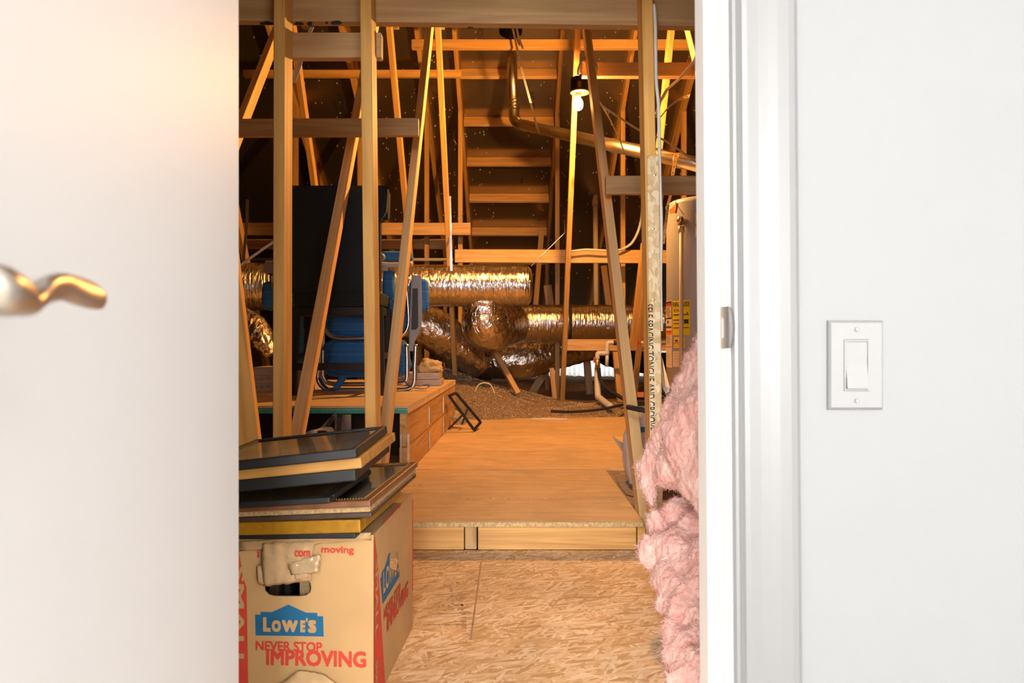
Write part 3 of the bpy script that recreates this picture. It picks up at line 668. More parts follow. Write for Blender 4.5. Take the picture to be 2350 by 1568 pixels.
for i, (xa, xb) in enumerate(((-.55, -.14), (-.10, .48), (.54, 1.22), (1.28, 1.91), (1.97, 2.6))):
    v = []; f = []; n = 40
    for k in range(n + 1):
        X = xa + (xb - xa) * k / n; Y = 12.2 + .03 * math.sin(k * 1.25)
        v += [(X, Y, .03), (X, Y + .03, .50)]
    for k in range(n): f.append((2 * k, 2 * k + 2, 2 * k + 3, 2 * k + 1))
    link('eave_vent', pydata('eave_vent', v, f), M_vent, smooth=True, label='bright white corrugated foam vent at the far eave, %s from the left' % ('first second third fourth fifth'.split()[i]), cat='vent', group='white vents at the eave')

# ------------------------------------------------------------------ ducts, flue, pipes
def duct(name, pts, rads, label, mat, wr=.008, n=14, seg=40, fr=9, cat='duct', round_end=False):
    P = smooth_path(pts, n)
    if isinstance(rads, (int, float)): rr = [rads] * len(P)
    else:
        q = smooth_path([Vector((r, 0, 0)) for r in rads], n); rr = [p.x for p in q]
    def disp(i, a, p):
        c = Vector((math.cos(a), math.sin(a), 0)) * 1.3
        return wr * (noise.noise(Vector((i * .55, c.x * 3, c.y * 3))) + .6 * noise.noise(p * fr * 2 + c))
    return link(name, sweep(name, P, rr, seg, disp), mat, smooth=True, label=label, cat=cat, group='silver foil ducts')
d1 = duct('silver_duct', [U(430, 660, 5.95), U(620, 658, 6.1), U(800, 656, 6.25), U(1000, 656, 6.4), U(1150, 655, 6.45), U(1200, 655, 6.46), U(1216, 655, 6.46), U(1222, 655, 6.46)], [.215, .21, .2, .195, .194, .192, .165, .10], 'upper silver foil trunk duct with a rounded end', M_duct, .006, 16)
d2 = duct('silver_duct', [U(1168, 743, 7.3), U(1250, 742, 7.35), U(1400, 742, 7.45), U(1560, 742, 7.5)], .2, 'silver foil duct running right behind the slanted studs', M_duct, .008, 20)
duct('silver_duct', [U(1112, 668, 6.5), U(1110, 715, 6.52), U(1116, 752, 6.6), U(1150, 752, 6.9), U(1180, 744, 7.25)], [.19, .2, .225, .215, .19], 'sagging foil elbow hanging below the upper duct', M_ductf, .014)
duct('silver_duct', [U(905, 735, 6.9), U(960, 742, 6.9), U(1005, 762, 6.95), U(1050, 800, 7.1), U(1095, 835, 7.3)], [.19, .21, .215, .2, .19], 'crinkled flexible duct bulging out right of the beach chair', M_ductf, .016)
duct('silver_duct', [U(1040, 822, 7.9), U(1120, 826, 7.85), U(1200, 826, 7.8), U(1290, 806, 8.0), U(1400, 785, 8.3)], [.2, .21, .215, .19, .17], 'lowest silver flexible duct sagging towards the insulation', M_ductf, .014)
duct('silver_duct', [U(1030, 838, 8.2), U(1080, 848, 8.1), U(1128, 858, 8.0)], [.1, .12, .08], 'small dark foil hose end below the ducts', M_ductf, .012)
duct('black_duct', [U(1380, 812, 8.6), U(1440, 828, 8.4), U(1540, 835, 8.2)], [.12, .13, .13], 'black flexible duct behind the right stud', M_rubber, .012)
duct('silver_duct', [U(548, 735, 5.7), U(582, 752, 5.65), U(606, 786, 5.6), U(618, 815, 5.55)], [.12, .11, .085, .03], 'crumpled foil duct end beside the open door', M_ductf, .014)
for nm, x, Y, lb in (('duct_band', 1177, 7.31, 'left'), ('duct_band', 1306, 7.39, 'middle')):
    M = Matrix.Translation(U(x, 742.5, Y)) @ Matrix.Rotation(R(90), 4, 'Y')
    link(nm, lathe(nm, [(.199, -.016), (.2085, -.016), (.2085, .016), (.199, .016)], 40), M_rubber, d2, M, smooth=False, label='black band round the duct')
link('duct_sticker', pydata('duct_sticker', [U(1196, 746, 7.13), U(1216, 748, 7.13), U(1216, 757, 7.14), U(1196, 755, 7.14)], [(0, 1, 2, 3)]), M_lab, d2)
# flue
fl0 = thing('flue_pipe', U(1174, 70, 7.0), 'galvanized metal flue pipe bending towards the water heater', 'flue pipe')
FR = .052
pA, pB = U(1171, 60, 7.0), U(1180, 262, 7.0)
tube('vertical_pipe', [pA, pB], FR, M_galv, fl0, 24, sm=False)
pE = U(1204, 288, 6.93)
tube('elbow', [U(1179.5, 250, 7.0), U(1180.5, 272, 7.0), U(1190, 284, 6.97), U(1204, 288, 6.93)], FR + .004, M_galv, fl0, 24, 5)
pF = U(1620, 382, 4.75)
tube('sloping_pipe', [U(1196, 286, 6.95), pF], FR, M_galv, fl0, 24, sm=False)
dirp = (pF - pE).normalized()
def band(t, w, r):
    c = pE.lerp(pF, t); link('joint_ring', sweep('joint_ring', [c - dirp * w, c - dirp * w * .4, c, c + dirp * w * .4, c + dirp * w], [r * .93, r, r * .98, r, r * .93], 24), M_galv, fl0, smooth=True)
for t, w in ((0.01, .03), (.36, .05), (.58, .02), (.9, .03)): band(t, w, FR + .006)
for z in (.0, .035, .07):
    c = pB + Vector((0, 0, .06 + z)); link('joint_ring', sweep('joint_ring', [c - ZH * .012, c, c + ZH * .012], [FR, FR + .006, FR], 24), M_galv, fl0, smooth=True)
c = U(1172, 72, 7.0); link('storm_collar', lathe('storm_collar', [(.055, -.06), (.115, -.02), (.12, .05), (.11, .09)], 24), M_jbox, fl0, Matrix.Translation(c), smooth=True, label='dark collar where the flue meets the roof')
# cream vent pipe going up to the roof
vp = tube('vent_pipe', [U(1366, 430, 9.0), U(1369, 830, 9.0)], .034, M_pvc, None, 16, sm=False, label='cream plastic vent pipe rising to the foil roof', cat='pipe')
tube('coupling', [U(1365.6, 458, 9.0), U(1365.8, 474, 9.0)], .041, M_pvc, vp, 16, sm=False)
# supply pipes with valves
wp = thing('water_pipes', U(1375, 900, 6.5), 'white water pipes with elbows and a red valve under the ducts', 'pipes')
Yp = 6.55
tube('pipe', [U(1403, 787, Yp), U(1540, 787, Yp)], .016, M_pvcw, wp, 12, sm=False)
tube('elbow_pipe', [U(1412, 787, Yp), U(1396, 787, Yp), U(1393.5, 796, Yp), U(1393.5, 815, Yp)], .021, M_pvcw, wp, 12, 4)
tube('elbow_pipe', [U(1393, 811, Yp), U(1380, 811, Yp), U(1372, 812, Yp), U(1371, 824, Yp)], .023, M_pvcw, wp, 12, 4)
tube('capped_pipe', [U(1393.5, 812, Yp), U(1392.5, 842, Yp)], .017, M_pvcw, wp, 12, sm=False)
tube('pipe_collar', [U(1408, 787, Yp - .01), U(1420, 787, Yp - .01)], .024, M_black, wp, 12, sm=False)
tube('brass_valve', [U(1371, 822, Yp), U(1370.5, 848, Yp)], .021, M_brass, wp, 12, sm=False)
abox('valve_handle', U(1362, 833, Yp + .01), U(1367, 820, Yp + .03) , M_redv, wp, c=.002)
abox('valve_handle', U(1450, 791, Yp - .03), U(1470, 783, Yp - .01), M_redv, wp, c=.002)
tube('drain_pipe', [U(1371, 845, 6.6), U(1372, 905, 6.5), U(1378, 915, 6.45), U(1402, 934, 6.2)], .03, M_pvcw, None, 14, label='thick white drain pipe bending into the insulation', cat='pipe')
tube('black_hose', [U(1374, 845, 6.5), U(1378, 872, 6.48), U(1395, 893, 6.4), U(1434, 918, 6.3), U(1450, 930, 6.28)], .018, M_rubber, None, 10, label='black hose curving down from the brass valve', cat='hose')
tube('black_hose', [U(1264, 944, 5.98), U(1310, 945.5, 5.98), U(1370, 941, 6.0), U(1412, 933, 6.1), U(1440, 926, 6.2)], .012, M_rubber, None, 10, label='black hose lying along the front of the loose insulation', cat='hose')
tube('foam_pipe_sleeve', [U(1441, 934.5, 2.74), U(1482, 943, 2.66)], .0105, M_rubber, None, 14, sm=False, label='short black foam sleeve sticking past the slanted web', cat='foam sleeve')
tube('white_wire_loop', [U(1090, 899, 6.1), U(1098, 884, 6.12), U(1112, 879, 6.15), U(1126, 884, 6.15), U(1135, 902, 6.12)], .006, M_pvc, None, 8, label='thin white wire loop standing out of the loose insulation', cat='wire')
stick('wood_strip', floor_px(1219, 961.5, PZ + .008), floor_px(1303, 962.5, PZ + .008), .024, .014, M_lab, label='thin pale wood strip at the far end of the walkway', cat='strip')

# ------------------------------------------------------------------ lamp, cables, straps
BC = U(1327, 237, 5.1)
lampO = thing('bare_bulb_lamp', BC + Vector((0, 0, .14)), 'lit bare bulb under a round black junction box', 'lamp')
link('bulb', lathe('bulb', [(.001, -.054), (.017, -.050), (.029, -.039), (.0355, -.022), (.0365, -.005), (.033, .012), (.024, .030), (.0155, .044), (.0145, .056)], 24), M_bulb, lampO, Matrix.Translation(BC), smooth=True, label='glowing warm bulb')
link('lampholder', lathe('lampholder', [(.015, .050), (.021, .055), (.021, .088), (.026, .092), (.02, .098)], 28), M_porc, lampO, Matrix.Translation(BC), smooth=True)
jb = U(1331, 196, 5.1)
MJ = Matrix.Translation(jb) @ Matrix.Rotation(R(0), 4, 'X')
link('junction_box', lathe('junction_box', [(.050, -.056), (.070, -.052), (.070, .045), (.064, .052)], 28), M_jbox, lampO, MJ, smooth=False, label='black round junction box')
link('box_rim', lathe('box_rim', [(.064, -.058), (.073, -.056), (.073, -.046), (.070, -.046)], 28), M_jring, lampO, MJ, smooth=True)
link('box_tab', box_me('box_tab', .05, .03, .014, c=.004), M_jring, lampO, MJ @ Matrix.Translation((-.035, 0, .055)))
link('box_patch', box_me('box_patch', .026, .004, .05, c=.001), M_jring, lampO, MJ @ Matrix.Translation((-.012, -.0700, -.018)))
tube('lamp_cable', [U(1352, 76, 4.58), U(1355, 108, 4.57), U(1349, 124, 4.56), U(1335, 140, 4.54), U(1327, 160, 4.53), U(1327, 172, 4.52)], .007, M_cableg, None, label='grey cable coming down into the junction box', cat='cable')
tube('lamp_cable', [U(1331, 168, 4.54), U(1332, 145, 4.56), U(1342, 138.5, 4.55), U(1360, 142, 4.54), U(1369, 152, 4.5), U(1366, 185, 4.5), U(1366, 214, 4.5), U(1380, 240, 4.52), U(1410, 262, 4.55), U(1470, 300, 4.6), U(1530, 325, 4.6), U(1600, 375, 4.6)], .007, M_cableg, None, label='grey cable looping from the lamp to the right behind the stud', cat='cable')
tube('thin_wire', [U(1380, 240, 4.53), U(1400, 275, 4.6), U(1420, 315, 4.8), U(1432, 350, 5.2)], .005, M_cableg, None, label='thin wire hanging from the lamp cable to the flue', cat='wire')
tube('white_cable', [U(1501, 10, 2.33), U(1504, 60, 2.33), U(1506, 180, 2.33), U(1511, 240, 2.33), U(1513, 330, 2.33), U(1515, 420, 2.33), U(1518, 520, 2.33), U(1516, 640, 2.33), U(1518, 760, 2.33)], .006, M_cable, None, label='white cable running down the right edge of the right stud', cat='cable')
tube('white_cable', [U(1426, 573, 7.2), U(1448, 560, 7.2), U(1463, 535, 7.2), U(1471, 505, 7.2), U(1474, 470, 7.2)], .014, M_cable, None, label='white cable curving up behind the right stud', cat='cable')
tube('white_cable', [U(1310, 577, 7.15), U(1345, 573, 7.15), U(1390, 575, 7.15), U(1428, 573, 7.2)], .012, M_cable, None, label='white cable lying on the long board above the ducts', cat='cable')
def strap(pts, w, label, mat=M_strap, hint=XH, holes=True, name='metal_strap'):
    P = [Vector(p) for p in pts]; v = []; f = []
    for p in P: v += [p - hint * w / 2, p + hint * w / 2]
    for i in range(len(P) - 1): f.append((2 * i, 2 * i + 1, 2 * i + 3, 2 * i + 2))
    me = pydata(name, v, f); o = link(name, me, mat, label=label, cat='strap', group='hanging metal straps')
    md = o.modifiers.new('thickness', 'SOLIDIFY'); md.thickness = .002
    if holes:
        hv = []; hf = []
        for i in range(len(P) - 1):
            d = P[i + 1] - P[i]; L = d.length; k = max(2, int(L / .04)); dn2 = d.normalized(); nn = dn2.cross(hint).normalized()
            if nn.y > 0: nn = -nn
            for j in range(k):
                c = P[i] + d * ((j + .5) / k) + nn * .003; b0 = len(hv)
                for q in range(6): a = q * math.pi / 3; hv.append(c + hint * math.cos(a) * w * .17 + dn2 * math.sin(a) * w * .17)
                hf.append(tuple(range(b0, b0 + 6)))
        link('strap_holes', pydata('strap_holes', hv, hf), M_ink, o)
    return o
strap([U(1177, 66, 6.1), U(1196, 155, 6.1), U(1218, 236, 6.15), U(1226, 270, 6.3), U(1237, 305, 6.55)], .02, 'long perforated strap hanging to the elbow of the flue')
strap([U(1186, 66, 6.15), U(1190, 85, 6.15), U(1200, 112, 6.15)], .02, 'short perforated strap end under the header')
strap([U(1552, 352, 4.75), U(1543, 403, 4.7)], .026, 'pale perforated strap below the right end of the flue')
strap([U(1541, 440, 4.7), U(1533, 470, 4.6), U(1522, 560, 4.6)], .02, 'perforated strap beside the water heater top')
strap([U(1600, 133, 4.3), U(1560, 180, 4.4), U(1531, 205, 4.5), U(1514, 235, 4.5), U(1506, 270, 4.5)], .024, 'pale flat strap curving down behind the right stud', M_cable, holes=False)
strap([U(1583, 220, 4.6), U(1560, 227, 4.6), U(1535, 245, 4.6), U(1515, 270, 4.6)], .026, 'perforated strap bowing towards the right stud', hint=(XH * .4 + ZH).normalized())
strap([U(1032, 450, 6.2), U(1034, 530, 6.22), U(1036, 622, 6.22)], .022, 'shiny flat strap hanging to the upper duct', holes=False)
strap([U(568, 458, 5.8), U(566, 520, 5.82), U(558, 605, 5.85)], .024, 'shiny flat strap above the left end of the duct', holes=False)
strap([U(716, 62, 3.3), U(700, 100, 3.3), U(688, 150, 3.3), U(673, 190, 3.3)], .02, 'white strip slanting behind the left stud', M_cable, holes=False)
tube('steel_wire', [U(1296, 505, 6.6), U(1296, 535, 6.6), U(1258, 572, 6.55), U(1219, 611, 6.45)], .006, M_strap, None, sm=False, label='thin steel wire tied to the end of the upper duct', cat='wire')
tube('tent_pole', [U(300, 786, 3.9), U(646, 542, 3.9)], .008, M_cable, None, sm=False, label='thin white pole leaning behind the left stud', cat='pole')
tube('conduit', [U(560, 596, 7.6), U(1040, 596, 7.6)], .018, M_cableg, None, sm=False, label='grey conduit running behind the charcoal stool', cat='conduit')

# ------------------------------------------------------------------ water heater
HCX, HCY, HR = 1.335, 4.75, .255
hz0, hz1 = .06, CAMZ + (784 - 450) / F * 4.55
wh = thing('water_heater', (HCX, HCY, 0), 'tall beige water heater behind the right stud', 'water heater')
link('tank', lathe('tank', [(.24, hz0), (HR, hz0 + .01), (HR, hz1 - .035), (HR - .008, hz1 - .014), (HR - .03, hz1), (.18, hz1 + .006), (.05, hz1 + .012)], 64), M_wh, wh, Matrix.Translation((HCX, HCY, 0)), smooth=True)
link('drain_pan', lathe('drain_pan', [(.30, .0), (.31, .06), (.305, .06), (.29, .01)], 40), M_galv, wh, Matrix.Translation((HCX, HCY, 0)), smooth=True)
def cyl_hit(x, y, r=HR):
    d = ray(x, y); ox, oy = C0.x - HCX, C0.y - HCY
    a = d.x * d.x + d.y * d.y; b3 = 2 * (ox * d.x + oy * d.y); c = ox * ox + oy * oy - r * r
    disc = b3 * b3 - 4 * a * c
    t2 = (-b3 - math.sqrt(max(disc, 0))) / (2 * a); p = C0 + d * t2
    return math.atan2(p.y - HCY, p.x - HCX), p.z
def sticker(name, x0, y0, x1, y1, mat, off=.001, parent=None, n=8, slant_=0):
    a0, z0 = cyl_hit(x0, y0); a1, z1 = cyl_hit(x1, y1); v = []; f = []
    if a0 > 0: a0 -= 2 * math.pi
    if a1 > 0: a1 -= 2 * math.pi
    r = HR + off
    for i in range(n + 1):
        a = a0 + (a1 - a0) * i / n; s = slant_ * i / n
        v += [(HCX + r * math.cos(a), HCY + r * math.sin(a), z1 + s), (HCX + r * math.cos(a), HCY + r * math.sin(a), z0 + s)]
    for i in range(n): f.append((2 * i, 2 * i + 2, 2 * i + 3, 2 * i + 1))
    return link(name, pydata(name, v, f), mat, parent or wh, smooth=True)
def cyl_text(s, x0, y0, x1, y1, mat, parent, bold=.02):
    a0, z0 = cyl_hit(x0, y0); a1, z1 = cyl_hit(x1, y1); me = text_me(s, bold)
    for v in me.vertices:
        r = HR + .0022 + v.co.z; a = a0 + (a1 - a0) * v.co.x; v.co = Vector((HCX + r * math.cos(a), HCY + r * math.sin(a), z1 + (z0 - z1) * v.co.y))
    link('sticker_print', me, mat, parent)
st = sticker('energy_sticker', 1544, 691, 1584, 769, M_yel); st['label'] = 'yellow energy rating sticker'
cyl_text('ENERGYGUIDE', 1545, 694, 1582.5, 703, M_ink, st, .03); cyl_text('$330', 1546.5, 709, 1560, 716, M_ink, st, .01)
for y in (722, 734, 742, 752): sticker('printed_rule', 1546, y, 1581, y + 1, M_ink, .002, st)
sticker('printed_block', 1570, 735.5, 1580, 741, M_ink, .002, st); sticker('printed_rule', 1576, 717, 1579, 720, M_ink, .002, st)
s2 = sticker('warning_label', 1528.2, 692, 1542.5, 844, M_lab); s2['label'] = 'long pale warning label'
for (y0, y1, mt) in ((694, 696, M_ink), (696.5, 701, M_redv), (730, 732, M_ink), (750, 752.5, M_ink), (760, 763, M_redv), (763, 768, M_oran), (795, 796.5, M_redv), (836, 838, M_redv)): sticker('label_stripe', 1528.3, y0, 1541.5, y1, mt, .002, s2, 5)
for y in list(range(704, 728, 3)) + list(range(771, 792, 3)) + list(range(812, 832, 3)): sticker('label_print', 1530, y, 1540 - (y % 4), y + 1, M_inkg, .002, s2, 3)
sticker('label_edge', 1541, 695, 1541.8, 731, M_ink, .0022, s2, 2); sticker('label_print', 1532, 736, 1535, 742, M_ink, .002, s2, 2)
s3 = sticker('caution_sticker', 1546.5, 774, 1572, 799, M_lab); sticker('label_stripe', 1547, 775, 1571, 795, M_yel, .002, s3); sticker('label_stripe', 1547, 786, 1571, 788.5, M_oran, .0025, s3); sticker('label_print', 1550, 780, 1556, 784, M_ink, .003, s3, 2)
s4 = sticker('pale_label', 1544.5, 806, 1572, 843, M_lab)
for y in (811, 817, 824, 830): sticker('label_print', 1547, y, 1558, y + 1, M_inkg, .002, s4, 3)
# angular orange badge
def badge(name, poly, mat, off):
    v = []
    for x, y in poly:
        a, z = cyl_hit(x, y); v.append((HCX + (HR + off) * math.cos(a), HCY + (HR + off) * math.sin(a), z))
    return link(name, pydata(name, v, [tuple(range(len(v)))]), mat, wh)
badge('badge_border', [(1530, 474), (1555.5, 465.5), (1551.5, 488.5), (1531, 495), (1529, 499)], M_ink, .002)
badge('badge', [(1531.5, 475.5), (1553.5, 468), (1550.5, 486.5), (1537.5, 490.5), (1538, 482), (1531.8, 485)], M_oran, .0032)['label'] = 'orange angular badge'
badge('badge_label', [(1528.3, 474), (1531.5, 472), (1531.5, 484), (1528.3, 488)], M_lab, .003)
pp = sticker('side_label', 1595, 488, 1612, 543, M_lab); sticker('label_stripe', 1595.5, 515, 1612, 519, M_oran, .002, pp)
a, z = cyl_hit(1572, 508); pt = Vector((HCX + HR * math.cos(a), HCY + HR * math.sin(a), z)); pv = U(1562, 510, 4.42)
tube('relief_valve', [pt, pv, pv + Vector((-.01, -.02, 0))], .022, M_brass, wh, 14, 4)
link('valve_cap', lathe('valve_cap', [(.001, .026), (.018, .022), (.024, 0), (.02, -.02)], 18), M_strap, wh, Matrix.Translation(pv + Vector((-.005, -.01, .01))), smooth=True)
tube('pipe_socket', [pv + Vector((.004, 0, -.028)), pv + Vector((.004, 0, -.068))], .021, M_pvc, wh, 16, sm=False)
tube('discharge_pipe', [pv + Vector((.004, 0, -.03)), pv + Vector((.004, 0, -1.25))], .0135, M_pvc, wh, 16, sm=False)

# ------------------------------------------------------------------ storage deck on the left
DZ = .458
pl = thing('storage_platform', (-1.2, 3.36, PZ), 'plywood storage deck on stacked side boards left of the walkway', 'platform')
def dpoly(z0, z1, mat, name, yf, parent=pl):
    return link(name, prism(name, [(-3.2, yf), (-.512, yf), (-.468, 5.66), (-3.2, 5.66)], Matrix.Translation((0, 0, z0)), z1 - z0), mat, parent)
dpoly(DZ - .019, DZ, M_plyw, 'deck_panel', 3.362)
dpoly(DZ - .0385, DZ - .0195, M_plyw, 'deck_panel', 3.37)
abox('green_edge', (-3.2, 3.3595, DZ - .0175), (-.514, 3.3618, DZ - .011), M_green, pl, c=0, label='green sealed sheet edge')
abox('green_edge', (-3.2, 3.3595, DZ - .0375), (-.514, 3.3698, DZ - .022), M_green, pl, c=0, label='green sealed sheet edge')
xs = lambda Y: -.519 + (Y - 3.4) / 2.25 * .05
segs = [(3.40, 4.16), (4.166, 4.86), (4.866, 5.63)]
for (ya, yb) in segs:
    for (za, zb, ofs) in ((PZ + .002, .247, .003), (.250, DZ - .0395, 0)):
        p0 = Vector((xs(ya) - .022 - ofs, ya, (za + zb) / 2)); p1 = Vector((xs(yb) - .022 - ofs, yb, (za + zb) / 2))
        mid = (p0 + p1) / 2; d = (p1 - p0); M = Matrix.Translation(mid) @ Matrix.Rotation(-math.atan2(d.x, d.y), 4, 'Z')
        link('side_board', box_me('side_board', .038, d.length, zb - za, c=.003), M_sidew, pl, M)
for Y in (4.163, 4.863):
    for z in (.17, .32): abox('nail_plate', (xs(Y) - .003, Y - .012, z - .05), (xs(Y) + .001, Y + .012, z + .06), M_galv, pl, c=0)
abox('end_block', (-.60, 3.385, PZ + .001), (-.525, 3.43, .16), M_lump, pl)
for x in (-.556, -.520):
    o = abox('tooth_plate', (x, 3.388, .165), (x + .010, 3.396, .315), M_strap, pl, c=0)
    for k in range(8): abox('tooth', (x + .004, 3.37, .168 + k * .0185), (x + .012, 3.388, .176 + k * .0185), M_strap, o, c=0)
for X in (-.87, -1.5, -2.2): abox('deck_leg', (X - .045, 3.52, PZ), (X + .0, 3.60, DZ - .04), M_sidew, pl)
abox('tooth_plate', (-.865, 3.50, .29), (-.825, 3.518, .40), M_strap, pl, c=0)
abox('dark_void_sheet', (-3.2, 4.0, PZ), (-.56, 4.04, DZ - .04), M_dark, pl)  # dark sheet standing in for the deep shade under the deck
# things under the deck
kp = thing('folded_tripod', U(775, 985, 3.44), 'black folded tripod under the storage deck', 'tripod')
for a_, b_ in (((778, 945), (722, 1002)), ((781, 946), (776, 1008)), ((770, 948), (746, 990))):
    stick('leg', U(*a_, 3.46), U(*b_, 3.42), .022, .014, M_grey if a_[0] == 778 else M_dgrey, kp)
link('head', lathe('head', [(.008, -.03), (.018, -.01), (.018, .012), (.006, .022)], 14), M_dgrey, kp, Matrix.Translation(U(780, 943, 3.45)), smooth=True)
def lump(name, c, r, mat, label, cat, amp=.25, fr=9, sub=4, seed=0, parent=None, **k):
    bm = bmesh.new(); bmesh.ops.create_icosphere(bm, subdivisions=sub, radius=1)
    for v in bm.verts:
        d = 1 + amp * noise.noise(v.co * 1.4 + Vector((seed, 0, 0))) + amp * .4 * noise.noise(v.co * 4 + Vector((seed, 4, 0)))
        v.co = Vector((v.co.x * r[0] * d, v.co.y * r[1] * d, max(v.co.z * r[2] * d, -r[2] * .8)))
    return link(name, bm_mesh(name, bm), mat, parent, Matrix.Translation(c), smooth=True, label=label, cat=cat, **k)
lb = lump('plastic_bag', U(738, 1010, 3.3), (.085, .06, .06), M_bag, 'white plastic bag with black print under the deck', 'bag', .35, seed=3)
lump('print_patch', U(738, 992, 3.262), (.028, .012, .008), M_ink, None, None, .3, seed=5, parent=lb)
# white cartons on the deck, by the open door
for k, lb2 in enumerate(('lowest', 'middle', 'topmost')):
    z0 = DZ + .001 + k * .0505
    o = abox('flat_white_carton', (-1.66, 4.30, z0), (-1.30 - .006 * k, 4.62, z0 + .050), M_wbox, c=.003, label='flat white carton with small print on the deck, %s of its stack' % lb2, cat='carton', group='flat white cartons')
    if k < 2:
        for (xa, xb, za) in ((-1.64, -1.59, .014), (-1.585, -1.565, .010), (-1.555, -1.52, .016)):
            abox('printed_mark', (xa, 4.2985, z0 + za + .012), (xb, 4.2995, z0 + .038 - (0 if xa != -1.64 else .006)), M_inkg, o, c=0)
# wood-look plank packs with crumpled paper
for k in range(2):
    z0 = DZ + .001 + k * .047
    abox('plank_pack', (-.86, 4.86, z0), (-.508 - k * .012, 5.10, z0 + .045), wood('grey_plank_print_%d' % k, (.36, .27, .2), (.55, .44, .36), axis='X', across=60, along=6, knots=False), c=.003, label='flat plank pack on the deck right of the beach chair, %s of two' % ('lower', 'upper')[k], cat='pack', group='plank packs')
lump('crumpled_paper', U(985, 842, 4.98) + Vector((0, 0, .0)), (.09, .10, .06), M_kpaper, 'crumpled brown packing paper lying on the plank packs', 'paper', .55, seed=9, sub=4)

# ------------------------------------------------------------------ charcoal stool (seen from behind)
SY = 3.98
sxl, sxr = (652 - 1175) / F * SY, (889 - 1175) / F * SY; sc = (sxl + sxr) / 2; sw2 = (sxr - sxl) / 2
zs = CAMZ + (784 - 672) / F * SY; zt = CAMZ + (784 - 425) / F * SY
so = thing('counter_stool', (sc, SY + .18, DZ), 'tall charcoal fabric wingback stool with black legs on the deck', 'stool')
def back_me():
    hw = sw2; bm = bmesh.new(); outl = [(-hw + .03, zs - zt), (hw - .045, zs - zt), (hw - .045, -.20), (hw - .012, -.165), (hw - .004, -.08), (hw, -.004), (hw - .006, 0), (-hw + .006, 0), (-hw, -.01), (-hw + .004, -.08), (-hw + .012, -.165), (-hw + .03, -.20)]
    vs_ = [bm.verts.new((x, 0, z)) for x, z in outl]; fc = bm.faces.new(vs_)
    r = bmesh.ops.extrude_face_region(bm, geom=[fc])
    for e in r['geom']:
        if isinstance(e, bmesh.types.BMVert): e.co.y += .075
    bmesh.ops.recalc_face_normals(bm, faces=bm.faces[:])
    bmesh.ops.bevel(bm, geom=[e for e in bm.edges if e.calc_face_angle(0) > .5], offset=.012, segments=3, affect='EDGES')
    return bm_mesh('backrest', bm)
link('backrest', back_me(), M_navy, so, Matrix.Translation((sc, SY, zt)), smooth=False)
for s in (-1, 1):
    link('wing', prism('wing', [(0, 0), (.09, -.02), (.07, -.16), (0, -.19)], Matrix(((0, 0, 1, sc + s * (sw2 - .028) - .02), (1, 0, 0, SY + .06), (0, 1, 0, zt - .004), (0, 0, 0, 1))), .04), M_navy, so)
link('seat', box_me('seat', sw2 * 1.7, .34, .09, c=.025, segs=3), M_navy, so, Matrix.Translation((sc, SY + .18, zs - .035)))
link('seat_rail', box_me('seat_rail', sw2 * 1.68, .30, .05, c=.004), M_blackm, so, Matrix.Translation((sc, SY + .18, zs - .105)))
for sx_ in (-1, 1):
    for yy in (.03, .29):
        stick('leg', (sc + sx_ * (sw2 - .055), SY + yy + .02, zs - .08), (sc + sx_ * (sw2 - .04), SY + yy, DZ + .001), .042, .04, M_blackm, so)
zst = CAMZ - (842 - 784) / F * SY
stick('stretcher', (sc - sw2 + .06, SY + .01, zst), (sc + sw2 - .06, SY + .01, zst), .042, .02, M_blackm, so, hint=ZH)
for sx_ in (-1, 1): stick('stretcher', (sc + sx_ * (sw2 - .045), SY + .03, zst + .06), (sc + sx_ * (sw2 - .045), SY + .29, zst + .06), .02, .036, M_blackm, so)

# ------------------------------------------------------------------ folded beach chairs
def quilt(name, x0, y0, x1, y1, Y, th, mat, parent, bulge=.02, nx=14, nz=18):
    p0, p1 = U(x0, y1, Y), U(x1, y0, Y); v = []; f = []
    for s in (0, 1):
        for j in range(nz + 1):
            for i in range(nx + 1):
                a, b_ = i / nx, j / nz
                e = (math.sin(math.pi * min(1, max(0, a))) * math.sin(math.pi * b_)) ** .35
                w = .006 * noise.noise(Vector((a * 5, b_ * 7, Y * 9)))
                ax = .5 + (a - .5) * (1 - .16 * abs(2 * b_ - 1) ** 4 + .05 * noise.noise(Vector((b_ * 4, Y, 2)))); bz = .5 + (b_ - .5) * (1 - .12 * abs(2 * a - 1) ** 4 + .05 * noise.noise(Vector((a * 4, Y, 5))))
                v.append((p0.x + (p1.x - p0.x) * ax, Y + (th if s else 0) + (bulge * e + w) * (-1 if not s else .3), p0.z + (p1.z - p0.z) * bz))
    m_ = (nx + 1) * (nz + 1)
    for j in range(nz):
        for i in range(nx):
            a = j * (nx + 1) + i; f.append((a, a + 1, a + nx + 2, a + nx + 1)); f.append((m_ + a, m_ + a + nx + 1, m_ + a + nx + 2, m_ + a + 1))
    for i in range(nx):
        a = i; f.append((a, m_ + a, m_ + a + 1, a + 1)); a = nz * (nx + 1) + i; f.append((a, a + 1, m_ + a + 1, m_ + a))
    for j in range(nz):
        a = j * (nx + 1); f.append((a, a + nx + 1, m_ + a + nx + 1, m_ + a)); a += nx; f.append((a, m_ + a, m_ + a + nx + 1, a + nx + 1))
    c = (p0 + p1) / 2
    me = pydata(name, [Vector(q) - c for q in v], f)
    return link(name, me, mat, parent, Matrix.Translation(c), smooth=True)
Yb = 4.47
bc = thing('folded_beach_chair', U(840, 901, Yb), 'blue striped folded beach chair with aluminium tubes standing behind the stool', 'beach chair', 'folded beach chairs')
quilt('seat_fabric', 738, 683, 938, 778, Yb, .05, M_blue, bc, .025)
quilt('back_fabric', 735, 776, 941, 868, Yb, .06, M_blue, bc, .03)
